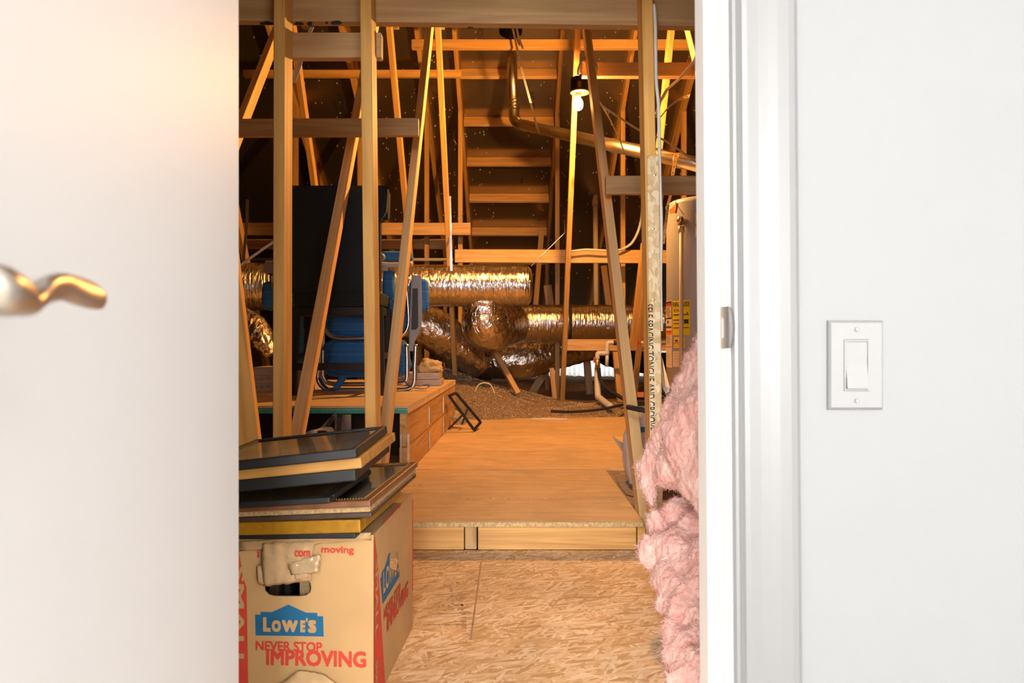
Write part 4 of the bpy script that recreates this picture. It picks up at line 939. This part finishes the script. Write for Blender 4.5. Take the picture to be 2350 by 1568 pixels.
quilt('pouch', 754, 690, 925, 770, Yb - .045, .012, M_blue, bc, .012)
quilt('pouch', 752, 782, 925, 862, Yb - .05, .012, M_blue, bc, .012)
def ch(pts, r, name, mat=M_alu, dY=0, p=bc, **k): return tube(name, [U(x, y, Yb + dY) for x, y in pts], r, mat, p, 10, 5, **k)
ch([(733, 838), (729, 862), (734, 882), (752, 894), (800, 895), (900, 895), (935, 893), (950, 880), (952, 840), (954, 790)], .014, 'frame_tube', dY=-.09)
ch([(741, 800), (741, 850), (744, 870), (762, 881), (840, 882), (915, 881), (932, 873), (934, 845), (933, 790)], .014, 'frame_tube', dY=-.05)
ch([(745, 690), (743, 740), (752, 764), (775, 776), (840, 776), (900, 776), (925, 768), (937, 745), (936, 700), (932, 645), (938, 628)], .013, 'frame_tube', dY=-.075)
ch([(752, 684), (800, 682), (840, 682)], .008, 'top_rod', M_pvcw, -.06)
ch([(862, 606), (900, 609), (946, 606)], .018, 'fold_bar', M_pvcw, -.03)
ch([(862, 617), (890, 618)], .013, 'fold_bar', M_pvcw, -.03)
link('hinge_knob', lathe('hinge_knob', [(.02, -.02), (.028, -.01), (.028, .01), (.015, .02)], 16), M_grey, bc, Matrix.Translation(U(874, 590, Yb - .03)) @ Matrix.Rotation(R(90), 4, 'X'), smooth=True)
def arm(xl, poly, pad, dY, nm):
    P = [(U(x, y, Yb + dY).x, U(x, y, Yb + dY).z) for x, y in poly]
    M0 = Matrix(((1, 0, 0, 0), (0, 0, 1, Yb + dY), (0, 1, 0, 0), (0, 0, 0, 1)))
    o = link('armrest', prism('armrest', P, M0, .035), M_grey, bc)
    Q = [(U(x, y, Yb + dY).x, U(x, y, Yb + dY).z) for x, y in pad]
    M1 = M0.copy(); M1[1][3] = Yb + dY - .004
    link('pad', prism('pad', Q, M1, .006), M_dgrey, o)
arm(0, [(944, 631), (965, 632), (967, 700), (966, 740), (961, 765), (950, 785), (947, 806), (938, 806), (940, 760), (942, 700)], [(947, 662), (959, 662), (960, 750), (955, 757), (944, 757)], -.11, 'r')
arm(0, [(693, 690), (703, 688), (704, 760), (709, 790), (700, 786), (693, 755)], [(696, 694), (702, 694), (703, 760), (697, 752)], -.02, 'l')
quilt('side_fabric', 938, 640, 983, 716, Yb + .0, .05, M_blue, bc, .02, 8, 10)
quilt('top_fabric', 868, 576, 946, 600, Yb + .03, .05, M_blue, bc, .02, 10, 6)
quilt('side_fabric', 878, 620, 905, 690, Yb + .0, .04, M_blue, bc, .02, 8, 10)
def ribbon(pts, w, mat, label, parent, axis=YH, name='strap'):
    P = smooth_path(pts, 8); v = []; f = []
    for p in P: v += [p - axis * w / 2, p + axis * w / 2]
    for i in range(len(P) - 1): f.append((2 * i, 2 * i + 1, 2 * i + 3, 2 * i + 2))
    o = link(name, pydata(name, v, f), mat, parent, smooth=True)
    o.modifiers.new('thickness', 'SOLIDIFY').thickness = .003
    return o
ribbon([U(918, 861, 4.36), U(926, 872, 4.36), U(938, 886, 4.36), U(955, 892, 4.4), U(975, 893, 4.4), U(984, 889, 4.4), U(983, 883, 4.4), U(970, 884, 4.4), U(954, 892, 4.42)], .03, M_bluer, None, bc)
ribbon([U(790, 862, 4.33), U(782, 875, 4.32), U(772, 890, 4.3), U(760, 895, 4.28), U(744, 895, 4.28), U(720, 895, 4.28)], .05, M_blue, None, bc, (XH * .9 + YH * .4).normalized())
ribbon([U(733, 868, 4.34), U(742, 882, 4.34), U(752, 892, 4.34)], .02, M_bluer, None, bc, XH)
Yc2 = 4.75
b2c = thing('folded_beach_chair', U(640, 888, Yc2), 'second folded beach chair, only its rolled blue pillow showing beside the left stud', 'beach chair', 'folded beach chairs')
quilt('pillow', 600, 645, 668, 713, Yc2, .08, M_blue, b2c, .04, 12, 12)
quilt('back_fabric', 628, 640, 735, 880, Yc2 + .05, .05, M_blue, b2c, .02)
tube('frame_tube', [U(640, 600, Yc2), U(640, 860, Yc2), U(660, 884, Yc2), U(720, 884, Yc2), U(740, 860, Yc2), U(738, 600, Yc2)], .014, M_alu, b2c, 10)
tube('arm_post', [U(622, 628, Yc2 - .03), U(622, 660, Yc2 - .03)], .01, M_dgrey, b2c, sm=False)
abox('armrest', U(607, 628, Yc2 - .05), U(640, 601, Yc2 + .02), M_grey, b2c, c=.006)

# ------------------------------------------------------------------ small things along the walkway
fs = thing('black_frame_stand', floor_px(1087, 989, PZ), 'empty black metal frame stand leaning against the storage deck', 'frame stand')
A, B, Cc, D = U(1031, 909, 4.98), U(1046, 902, 5.16), U(1103, 969, 5.22), U(1088, 987, 5.04)
nn = (B - A).cross(D - A).normalized()
for p, q in ((A, B), (B, Cc), (Cc, D), (D, A)): stick('bar', p, q, .018, .02, M_blackm, fs, hint=nn)
stick('strut', U(1064, 950, 5.06), U(1029, 986, 5.07), .014, .012, M_blackm, fs)
stick('strut', U(1073, 938, 5.17), U(1060, 975, 5.13), .014, .012, M_blackm, fs)
lump('crumpled_paper', U(1052, 962, 5.28), (.055, .05, .05), M_kpaper, 'crumpled brown paper behind the black frame stand', 'paper', .6, seed=21)
bagY = 3.25
bg = lump('cement_sack', (U(1488, 960, bagY).x, bagY, .21), (.115, .10, .26), M_bag, 'white printed sack standing behind the slanted web', 'sack', .22, seed=14)
for (x0, y0, x1, y1, mt, nm) in ((1462, 900, 1478, 912, M_oran, 'orange_print'), (1464, 922, 1480, 932, M_ink, 'dark_print'), (1470, 980, 1480, 992, M_lblue, 'blue_print')):
    link(nm, pydata(nm, [U(x0, y1, bagY - .13), U(x1, y1, bagY - .13), U(x1, y0, bagY - .13), U(x0, y0, bagY - .13)], [(0, 1, 2, 3)]), mt, bg)
cs = thing('cardboard_flap', floor_px(1440, 1070, PZ), 'torn grey cardboard piece at the foot of the slanted web', 'cardboard')
def sheet(name, pts, mat, parent, th=.004, **k):
    P = [Vector(p) for p in pts]; n_ = (P[1] - P[0]).cross(P[2] - P[0]).normalized() * th; m_ = len(P)
    v = P + [p + n_ for p in P]; f = [tuple(range(m_)), tuple(range(2 * m_ - 1, m_ - 1, -1))] + [(i, m_ + i, m_ + (i + 1) % m_, (i + 1) % m_) for i in range(m_)]
    me = pydata(name, v, f); bm = bmesh.new(); bm.from_mesh(me); bmesh.ops.recalc_face_normals(bm, faces=bm.faces[:]); bm.to_mesh(me); bm.free()
    return link(name, me, mat, parent, **k)
M_gcard = plain('grey_cardboard', (.40, .30, .21), .85, noise_amt=.2, nscale=30)
sheet('flap', [U(1406, 1000, 3.5), U(1420, 1012, 3.48), U(1450, 1026, 3.4), U(1462, 1062, 3.42), U(1430, 1038, 3.44)], M_gcard, cs)
sheet('flap', [U(1441, 1028, 3.55), U(1458, 1036, 3.50), U(1460, 1077, 3.46), U(1430, 1070, 3.50)], M_gcard, cs)
sheet('printed_edge', [U(1440, 1028, 3.545), U(1443, 1029, 3.54), U(1433, 1071, 3.49), U(1430, 1070, 3.495)], M_oran, cs, .001)
sheet('white_trim_offcut', [U(1514, 815, 2.75), U(1520, 822, 2.75), U(1537, 890, 2.5), U(1534, 900, 2.5), U(1527, 888, 2.52)], M_cable, None, .012, label='thin white trim offcut leaning beside the right stud', cat='trim offcut')

# ------------------------------------------------------------------ pink fiberglass batts
def batt(name, blobs, label, seed, vox=.011, amp=1.0):
    bm = bmesh.new()
    for x, y, Y, rx, ry in blobs:
        c = U(x, y, Y); s = Y / F
        r = bmesh.ops.create_icosphere(bm, subdivisions=3, radius=1)
        for v in r['verts']: v.co = Vector((c.x + v.co.x * rx * s, c.y + v.co.y * min(rx, ry) * s * 1.15, c.z + v.co.z * ry * s))
    me = bm_mesh(name + '_base', bm); o = bpy.data.objects.new('tmp', me); COL.objects.link(o)
    md = o.modifiers.new('r', 'REMESH'); md.mode = 'VOXEL'; md.voxel_size = vox
    sm = o.modifiers.new('s', 'SMOOTH'); sm.iterations = 14; sm.factor = .5
    sb = o.modifiers.new('d', 'SUBSURF'); sb.levels = 1; sb.render_levels = 1
    dg = bpy.context.evaluated_depsgraph_get(); m2 = bpy.data.meshes.new_from_object(o.evaluated_get(dg)); bpy.data.objects.remove(o)
    sv = Vector((seed, seed * 2.3, 0)); nr = [v.normal.copy() for v in m2.vertices]
    rz = Matrix.Rotation(.5, 3, 'Y')
    for v, n_ in zip(m2.vertices, nr):
        p = v.co; q = rz @ p
        d = .012 * noise.noise(p * 6 + sv) + .012 * noise.noise(Vector((q.x * 24, q.y * 14, q.z * 5)) + sv)
        d += -.007 * max(0, 1 - abs(noise.noise(Vector((q.x * 9, q.y * 7, q.z * 2.5)) - sv)) * 6)
        d += .0055 * noise.noise(Vector((q.x * 80, q.y * 60, q.z * 14)) + sv) + .003 * noise.noise(p * 110 + sv) + .003 * noise.noise(p * 240 + sv)
        v.co = p + n_ * d * amp
        if v.co.z < .003: v.co.z = .003
    m2.update()
    ob = link(name, m2, M_pink, smooth=True, label=label, cat='insulation', group='pink fiberglass batts')
    # loose fibres standing off the surface
    rnd = random.Random(seed); v = []; f = []; m2.calc_loop_triangles(); V = m2.vertices; ncount = 16000
    for i in range(ncount):
        vt = V[rnd.randrange(len(V))]; n_ = vt.normal; tdir = Vector((rnd.uniform(-1, 1), rnd.uniform(-1, 1), rnd.uniform(-1, 1)))
        tdir = (tdir - n_ * tdir.dot(n_)).normalized(); L = rnd.uniform(.006, .022); w = n_.cross(tdir) * .00035
        p0 = vt.co - n_ * .002; p1 = vt.co + n_ * L * rnd.uniform(.1, .45) + tdir * L * .5; p2 = vt.co + n_ * L * rnd.uniform(.0, .6) + tdir * L
        b0 = len(v); v += [p0 - w, p0 + w, p1 + w, p1 - w, p2]; f += [(b0, b0 + 1, b0 + 2, b0 + 3), (b0 + 3, b0 + 2, b0 + 4)]
    link('loose_fibres', pydata('loose_fibres', v, f), M_fib, ob, kind='stuff')
    return ob
batt('fiberglass_batt', [(1660, 800, 1.95, 70, 60), (1625, 860, 1.98, 60, 70), (1590, 905, 2.0, 52, 60), (1568, 950, 2.02, 52, 55), (1640, 950, 1.9, 90, 90), (1548, 1005, 2.05, 48, 50), (1600, 1020, 1.9, 80, 80),
     (1520, 1050, 2.1, 42, 48), (1493, 1085, 2.12, 40, 38), (1560, 1075, 1.98, 60, 50), (1620, 1100, 1.85, 70, 60), (1485, 1105, 2.1, 30, 30), (1535, 1100, 2.0, 45, 30), (1680, 1050, 1.8, 90, 120), (1650, 1150, 1.8, 60, 50), (1497, 1140, 2.1, 22, 36), (1492, 1120, 2.1, 24, 30)],
     'pink fiberglass batt hanging beside the right door frame, the upper one', 3)
batt('fiberglass_batt', [(1508, 1200, 2.02, 32, 36), (1555, 1180, 2.05, 42, 40), (1605, 1210, 1.95, 50, 45), (1505, 1265, 1.95, 40, 42), (1560, 1265, 1.9, 58, 55), (1625, 1290, 1.8, 60, 70), (1520, 1330, 1.85, 30, 35), (1550, 1340, 1.82, 45, 45), (1600, 1360, 1.75, 60, 60),
     (1530, 1385, 1.78, 25, 32), (1560, 1400, 1.72, 42, 45), (1620, 1430, 1.66, 60, 60), (1545, 1455, 1.66, 33, 40), (1590, 1480, 1.62, 55, 60), (1548, 1510, 1.6, 34, 42), (1560, 1570, 1.52, 38, 50), (1620, 1560, 1.52, 70, 70), (1575, 1640, 1.44, 40, 50), (1650, 1650, 1.44, 70, 50)],
     'pink fiberglass batt bunched on the floor below the hanging one', 8)

# ------------------------------------------------------------------ moving box
BXa = math.atan2(.0237, .408)
bR = Vector((math.cos(BXa), -math.sin(BXa), 0)); bB = Vector((math.sin(BXa), math.cos(BXa), 0))      # to the right, to the back
BO = Vector((-.2927, 1.442, 0)); BW, BD, BH = .305, .41, .366
MBx = Matrix((bR, bB, ZH)).transposed().to_4x4(); MBx.translation = BO      # local: x right (0 = right edge), y back, z up
bx = link('moving_box', None, M=MBx, label='cardboard moving box with blue and red print, loaded with picture frames', cat='box')
def fpx(x, y):                              # pixel -> local (x, z) on the front face
    p = MBx.inverted() @ ray_plane(x, y, BO, bB); return p.x, p.z
def spx(x, y):                              # pixel -> local (y, z) on the right side face
    p = MBx.inverted() @ ray_plane(x, y, BO, bR); return p.y, p.z
TH = .004
# front panel with the hand hole
hole = [fpx(x, y) for x, y in ((606, 1345), (607, 1356), (616, 1366), (628, 1369), (700, 1369), (712, 1362), (715, 1345), (711, 1332), (697, 1327), (640, 1322), (618, 1330))]
hcx, hcz = sum(p[0] for p in hole) / len(hole), sum(p[1] for p in hole) / len(hole)
bm = bmesh.new()
HS = 32; ring = []
def hole_pt(a):
    # radial intersection with the hole polygon
    dx, dz = math.cos(a), math.sin(a); best = .02
    for i in range(len(hole)):
        x1, z1 = hole[i]; x2, z2 = hole[(i + 1) % len(hole)]
        x1 -= hcx; x2 -= hcx; z1 -= hcz; z2 -= hcz; den = dx * (z2 - z1) - dz * (x2 - x1)
        if abs(den) < 1e-9: continue
        t_ = (x1 * (z2 - z1) - z1 * (x2 - x1)) / den; s_ = (x1 * dz - z1 * dx) / den
        if t_ > 0 and -1e-6 <= s_ <= 1 + 1e-6: best = t_
    return hcx + dx * best, hcz + dz * best
def rect_pt(a):
    dx, dz = math.cos(a), math.sin(a); ts = []
    if dx > 1e-9: ts.append((0 - hcx) / dx)
    if dx < -1e-9: ts.append((-BW - hcx) / dx)
    if dz > 1e-9: ts.append((BH - hcz) / dz)
    if dz < -1e-9: ts.append((0 - hcz) / dz)
    t_ = min(ts); return hcx + dx * t_, hcz + dz * t_
angs = sorted([2 * math.pi * k / HS for k in range(HS)] + [math.atan2(z - hcz, x - hcx) % (2 * math.pi) for x, z in ((0, 0), (-BW, 0), (-BW, BH), (0, BH))])
inner = [bm.verts.new((*hole_pt(a)[:1], 0, hole_pt(a)[1])) for a in angs]; outer = [bm.verts.new((rect_pt(a)[0], 0, rect_pt(a)[1])) for a in angs]
for i in range(len(angs)):
    j = (i + 1) % len(angs); bm.faces.new((inner[i], outer[i], outer[j], inner[j]))
rr = bmesh.ops.extrude_face_region(bm, geom=bm.faces[:])
for e in rr['geom']:
    if isinstance(e, bmesh.types.BMVert): e.co.y += TH
bmesh.ops.recalc_face_normals(bm, faces=bm.faces[:])
frontp = link('front_panel', bm_mesh('front_panel', bm), M_card, bx, MBx)
def bbox_part(name, lo, hi, mat=M_card, c=0.0): 
    lo, hi = Vector(lo), Vector(hi); s = hi - lo
    return link(name, box_me(name, *s, c=c), mat, bx, MBx @ Matrix.Translation((lo + hi) / 2))
sidep = bbox_part('side_panel', (-TH, TH, 0), (0, BD, BH)); bbox_part('side_panel', (-BW, TH, 0), (-BW + TH, BD, BH)); bbox_part('back_panel', (-BW + TH, BD - TH, 0), (-TH, BD, BH))
bbox_part('bottom_panel', (-BW + TH, TH, 0.001), (-TH, BD - TH, .005))
bbox_part('top_flap', (-BW + .002, .010, BH - .006), (-.002, BD - .005, BH - .001), M_card)
for k in range(7):
    x = -.272 + k * .034; bbox_part('packed_frame_edge', (x, .03, .02), (x + (.022 if k % 2 else .012), .3, .335), (M_blackm, M_dbrown, M_blackm, M_tan, M_black, M_dbrown, M_blackm)[k])
E = .0006
def front_poly(name, poly, mat):
    v = [MBx @ Vector((*fpx(x, y)[:1], -E, fpx(x, y)[1])) for x, y in poly]; return link(name, pydata(name, v, [tuple(range(len(v)))]), mat, frontp)
def side_poly(name, poly, mat, e=E):
    v = []
    for x, y in poly:
        a_, z_ = spx(x, y); v.append(MBx @ Vector((e, a_, z_)))
    return link(name, pydata(name, v, [tuple(range(len(v)))]), mat, sidep)
def front_text(s, x0, y0, x1, y1, mat, bold=.03, e=E):       # px of lower-left and upper-right
    a_ = fpx(x0, y0); b_ = fpx(x1, y1)
    lettering('box_print', s, MBx @ Vector((a_[0], -e, a_[1])), bR * (b_[0] - a_[0]), ZH * (b_[1] - a_[1]), mat, frontp, bold)
def side_text(s, x0, y0, x1, yb, hz_, mat, bold=.03, e=E):
    a_ = spx(x0, y0); b_ = spx(x1, yb)
    lettering('box_print', s, MBx @ Vector((e, a_[0], a_[1])), bB * (b_[0] - a_[0]), ZH * hz_, mat, sidep, bold)
z8 = lambda x, y: (530 + x / 4.257, 1200 + y / 4.257)
logo = [z8(*p) for p in ((237, 898), (290, 898), (290, 870), (400, 874), (562, 800), (735, 878), (845, 880), (845, 912), (902, 912), (907, 1112), (243, 1100))]
front_poly('house_logo', logo, M_lblue)
def front_word(parts, mat, e): 
    for s, x0, y0, x1, y1, bd in parts: front_text(s, *z8(x0, y0), *z8(x1, y1), mat, bd, e)
front_word([('L', 316, 1062, 390, 922, .10), ('O', 402, 1064, 490, 952, .10), ('W', 500, 1066, 655, 952, .10), ('E', 680, 1068, 728, 952, .10), ("'", 735, 968, 752, 930, .03), ('S', 756, 1074, 836, 950, .10)], M_card, .0012)
front_word([('NEVER STOP', 243, 1246, 892, 1168, .05), ('IMPROVING', 345, 1390, 1322, 1258, .06), ('moving', 882, 314, 1202, 232, .05), ('l', 258, 340, 276, 278, .03), ('c', 314, 362, 338, 322, .02)], M_red, E)
# red bands with the size word
front_poly('red_band', [(548, 1262), (560, 1330), (566, 1347), (570, 1568), (573, 1640), (528, 1640), (528, 1262)], M_red)
lettering('box_print', 'SMALL', MBx @ Vector((*fpx(538, 1300)[:1], -.0012, fpx(538, 1300)[1])), ZH * -.22, bR * .022, M_card, frontp, .04)
sb = []; zf = .363
side_poly('red_band', [(858, 1224), (862, 1250), (866, 1290), (873, 1400), (884, 1580), (883, 1640), (857, 1640)], M_red)
a_ = spx(864, 1300)
lettering('box_print', 'SMALL', MBx @ Vector((.0012, .012, .31)), ZH * -.17, bB * .022, M_card, sidep, .04)
lettering('box_print', 'SMALL', MBx @ Vector((.0012, .012, .09)), ZH * -.07, bB * .018, M_card, sidep, .04)
bbox_part('red_edge_band', (-.0005, BD - .010, .10), (.0006, BD + .0005, BH - .02), M_red)
slog = [z8(*p) for p in ((1457, 545), (1470, 525), (1470, 490), (1500, 440), (1543, 295), (1600, 320), (1605, 308), (1612, 322), (1628, 290), (1632, 330), (1645, 525), (1480, 798))]
side_poly('house_logo', slog, M_lblue)
def sidew(s, x0, y0, x1, y1, h, mat, bd, e=.0012): side_text(s, *z8(x0, y0), *z8(x1, y1), h, mat, bd, e)
sidew("LOWE'S", 1483, 700, 1638, 500, .052, M_card, .04)
sidew('NEVER STOP', 1490, 960, 1652, 690, .028, M_red, .04); sidew('IMPROVING', 1520, 1080, 1728, 690, .042, M_red, .05)
side_text('lowes.com/moving', 880, 1207, 918, 1170, .016, M_red, .02)
# tape strips and torn pieces
def crumple(name, pts, mat, parent, amp=.004, out=.006, n=10, fr=60, M=None):
    # quad patch given by four px corners on the front face, pushed out and wrinkled
    c = [fpx(*p) for p in pts]; v = []; f = []
    for j in range(n + 1):
        for i in range(n + 1):
            a_, b_ = i / n, j / n
            x = (c[0][0] * (1 - a_) + c[1][0] * a_) * (1 - b_) + (c[3][0] * (1 - a_) + c[2][0] * a_) * b_
            z = (c[0][1] * (1 - a_) + c[1][1] * a_) * (1 - b_) + (c[3][1] * (1 - a_) + c[2][1] * a_) * b_
            q = Vector((x * fr, z * fr, 1.3)); edge = 1 if 0 < i < n and 0 < j < n else .3
            x += .004 * noise.noise(q * 1.3) * (1 if i in (0, n) else .2); z += .005 * noise.noise(q * 1.7 + Vector((5, 0, 0))) * (1 if j in (0, n) else .2)
            v.append(MBx @ Vector((x, -out - amp * noise.noise(q) * edge - .006 * b_ * edge, z)))
    for j in range(n):
        for i in range(n): a_ = j * (n + 1) + i; f.append((a_, a_ + 1, a_ + n + 2, a_ + n + 1))
    o = link(name, pydata(name, v, f), mat, parent, smooth=True); o.modifiers.new('thickness', 'SOLIDIFY').thickness = .0025
    return o
crumple('torn_flap', [(606, 1246), (724, 1240), (716, 1330), (609, 1340)], M_cardl, frontp, .006, .007, 14)
front_word([('com', 645, 312, 800, 252, .05)], M_red, .0150)
crumple('flap_tongue', [(592, 1300), (612, 1295), (612, 1342), (598, 1334)], M_cardl, frontp, .001, .004, 8)
crumple('clear_tape', [(668, 1290), (740, 1268), (736, 1308), (676, 1312)], M_tape, frontp, .004, .0125, 12, 120)
crumple('torn_flap', [(680, 1290), (722, 1275), (712, 1322), (682, 1328)], M_cardl, frontp, .002, .010, 8)
crumple('top_lip', [(545, 1243), (850, 1228), (852, 1234), (545, 1262)], M_card, frontp, .001, .0015, 12)
crumple('torn_top_layer', [(652, 1242), (668, 1228), (852, 1222), (848, 1233)], M_cardl, frontp, .002, .002, 14)
crumple('torn_flap', [(690, 1535), (745, 1545), (790, 1580), (636, 1575)], M_cardl, frontp, .003, .006, 12)
side_poly('clear_tape', [z8(*p) for p in ((1560, 290), (1600, 310), (1620, 380), (1605, 470), (1545, 440), (1540, 320))], M_glass, .0025)

# ------------------------------------------------------------------ picture frames stacked on the box
def pframe(label, corner, Ztop, w, l, th, bord, mat, yaw, tilt, pic=M_paper2, glass=True, beads=False, face=.006, pitch=0):
    x, y = corner; Y = F * (CAMZ - Ztop) / (y - 784); o0 = U(x, y, Y)
    M = Matrix.Translation(o0) @ Matrix.Rotation(R(-yaw), 4, 'Z') @ Matrix.Rotation(R(-tilt), 4, 'Y') @ Matrix.Rotation(R(pitch), 4, 'X')
    fr = link('picture_frame', None, M=M, label=label, cat='picture frame', group='picture frames stacked on the moving box')
    def rail(lo, hi): 
        lo, hi = Vector(lo), Vector(hi); link('rail', box_me('rail', *(hi - lo), c=.003, segs=2), mat, fr, M @ Matrix.Translation((lo + hi) / 2))
    rail((-w, 0, -th), (0, bord, 0)); rail((-w, l - bord, -th), (0, l, 0)); rail((-w, bord, -th), (-w + bord, l - bord, 0)); rail((-bord, bord, -th), (0, l - bord, 0))
    zg = -face
    link('picture', box_me('picture', w - 2 * bord, l - 2 * bord, .002, c=0), pic, fr, M @ Matrix.Translation((-w / 2, l / 2, zg - .004)))
    if glass: link('glass', pydata('glass', [(-w / 2 + bord, -l / 2 + bord, 0), (w / 2 - bord, -l / 2 + bord, 0), (w / 2 - bord, l / 2 - bord, 0), (-w / 2 + bord, l / 2 - bord, 0)], [(0, 1, 2, 3)]), M_glass, fr, M @ Matrix.Translation((-w / 2, l / 2, zg)))
    link('backing_board', box_me('backing_board', w - .02, l - .02, .002, c=0), M_kpaper, fr, M @ Matrix.Translation((-w / 2, l / 2, -th + .003)))
    if beads:
        v = []; f = []
        def bead(px, py):
            b0 = len(v); r_ = .0026
            v.extend([(px + r_, py, .0005), (px, py + r_, .0005), (px - r_, py, .0005), (px, py - r_, .0005), (px, py, .0032)]); f.extend([(b0, b0 + 1, b0 + 4), (b0 + 1, b0 + 2, b0 + 4), (b0 + 2, b0 + 3, b0 + 4), (b0 + 3, b0, b0 + 4)])
        k = 0
        while k * .006 < w - 2 * bord: bead(-w + bord + k * .006, bord - .003); bead(-w + bord + k * .006, l - bord + .003); k += 1
        k = 0
        while k * .006 < l - 2 * bord: bead(-bord + .003, bord + k * .006); k += 1
        link('beading', pydata('beading', v, f), M_goldb, fr, M)
    return fr
pframe('thin black frame lying directly on the cardboard box', (816, 1224), .381, .34, .30, .012, .02, M_blackm, 4, 1.6)
pframe('gold picture frame near the bottom of the stack', (826, 1193), .4105, .36, .33, .0275, .03, M_gold, 5, 2.6)
pframe('dark walnut frame under the tan linen one', (852, 1176), .4265, .38, .42, .0115, .03, M_dbrown, 4.5, 3.2)
pframe('tan linen-edged frame in the middle of the stack', (849, 1163), .4385, .38, .425, .0115, .03, M_tan, 4.5, 3.2)
pframe('large mahogany frame with gold beading around pale glass', (849, 1149), .4525, .39, .45, .0135, .02, M_brown, 4.5, 3.4, M_matte, beads=True, face=.003)
pframe('black frame with glass lying on the mahogany frame', (756, 1142), .4665, .30, .30, .0125, .025, M_blackm, 4, 4.2, face=.003)
pframe('deep black frame under the light oak frame', (814, 1077), .5165, .34, .37, .0245, .025, M_blackm, .5, 5.6)
pframe('light oak frame second from the top of the stack', (828, 1050), .540, .35, .385, .0225, .03, M_oak, .5, 5.6)
pframe('black frame with glass on top of the stack', (816, 1030), .5605, .335, .375, .0195, .014, M_blackm, -1, 5.9, face=.004)
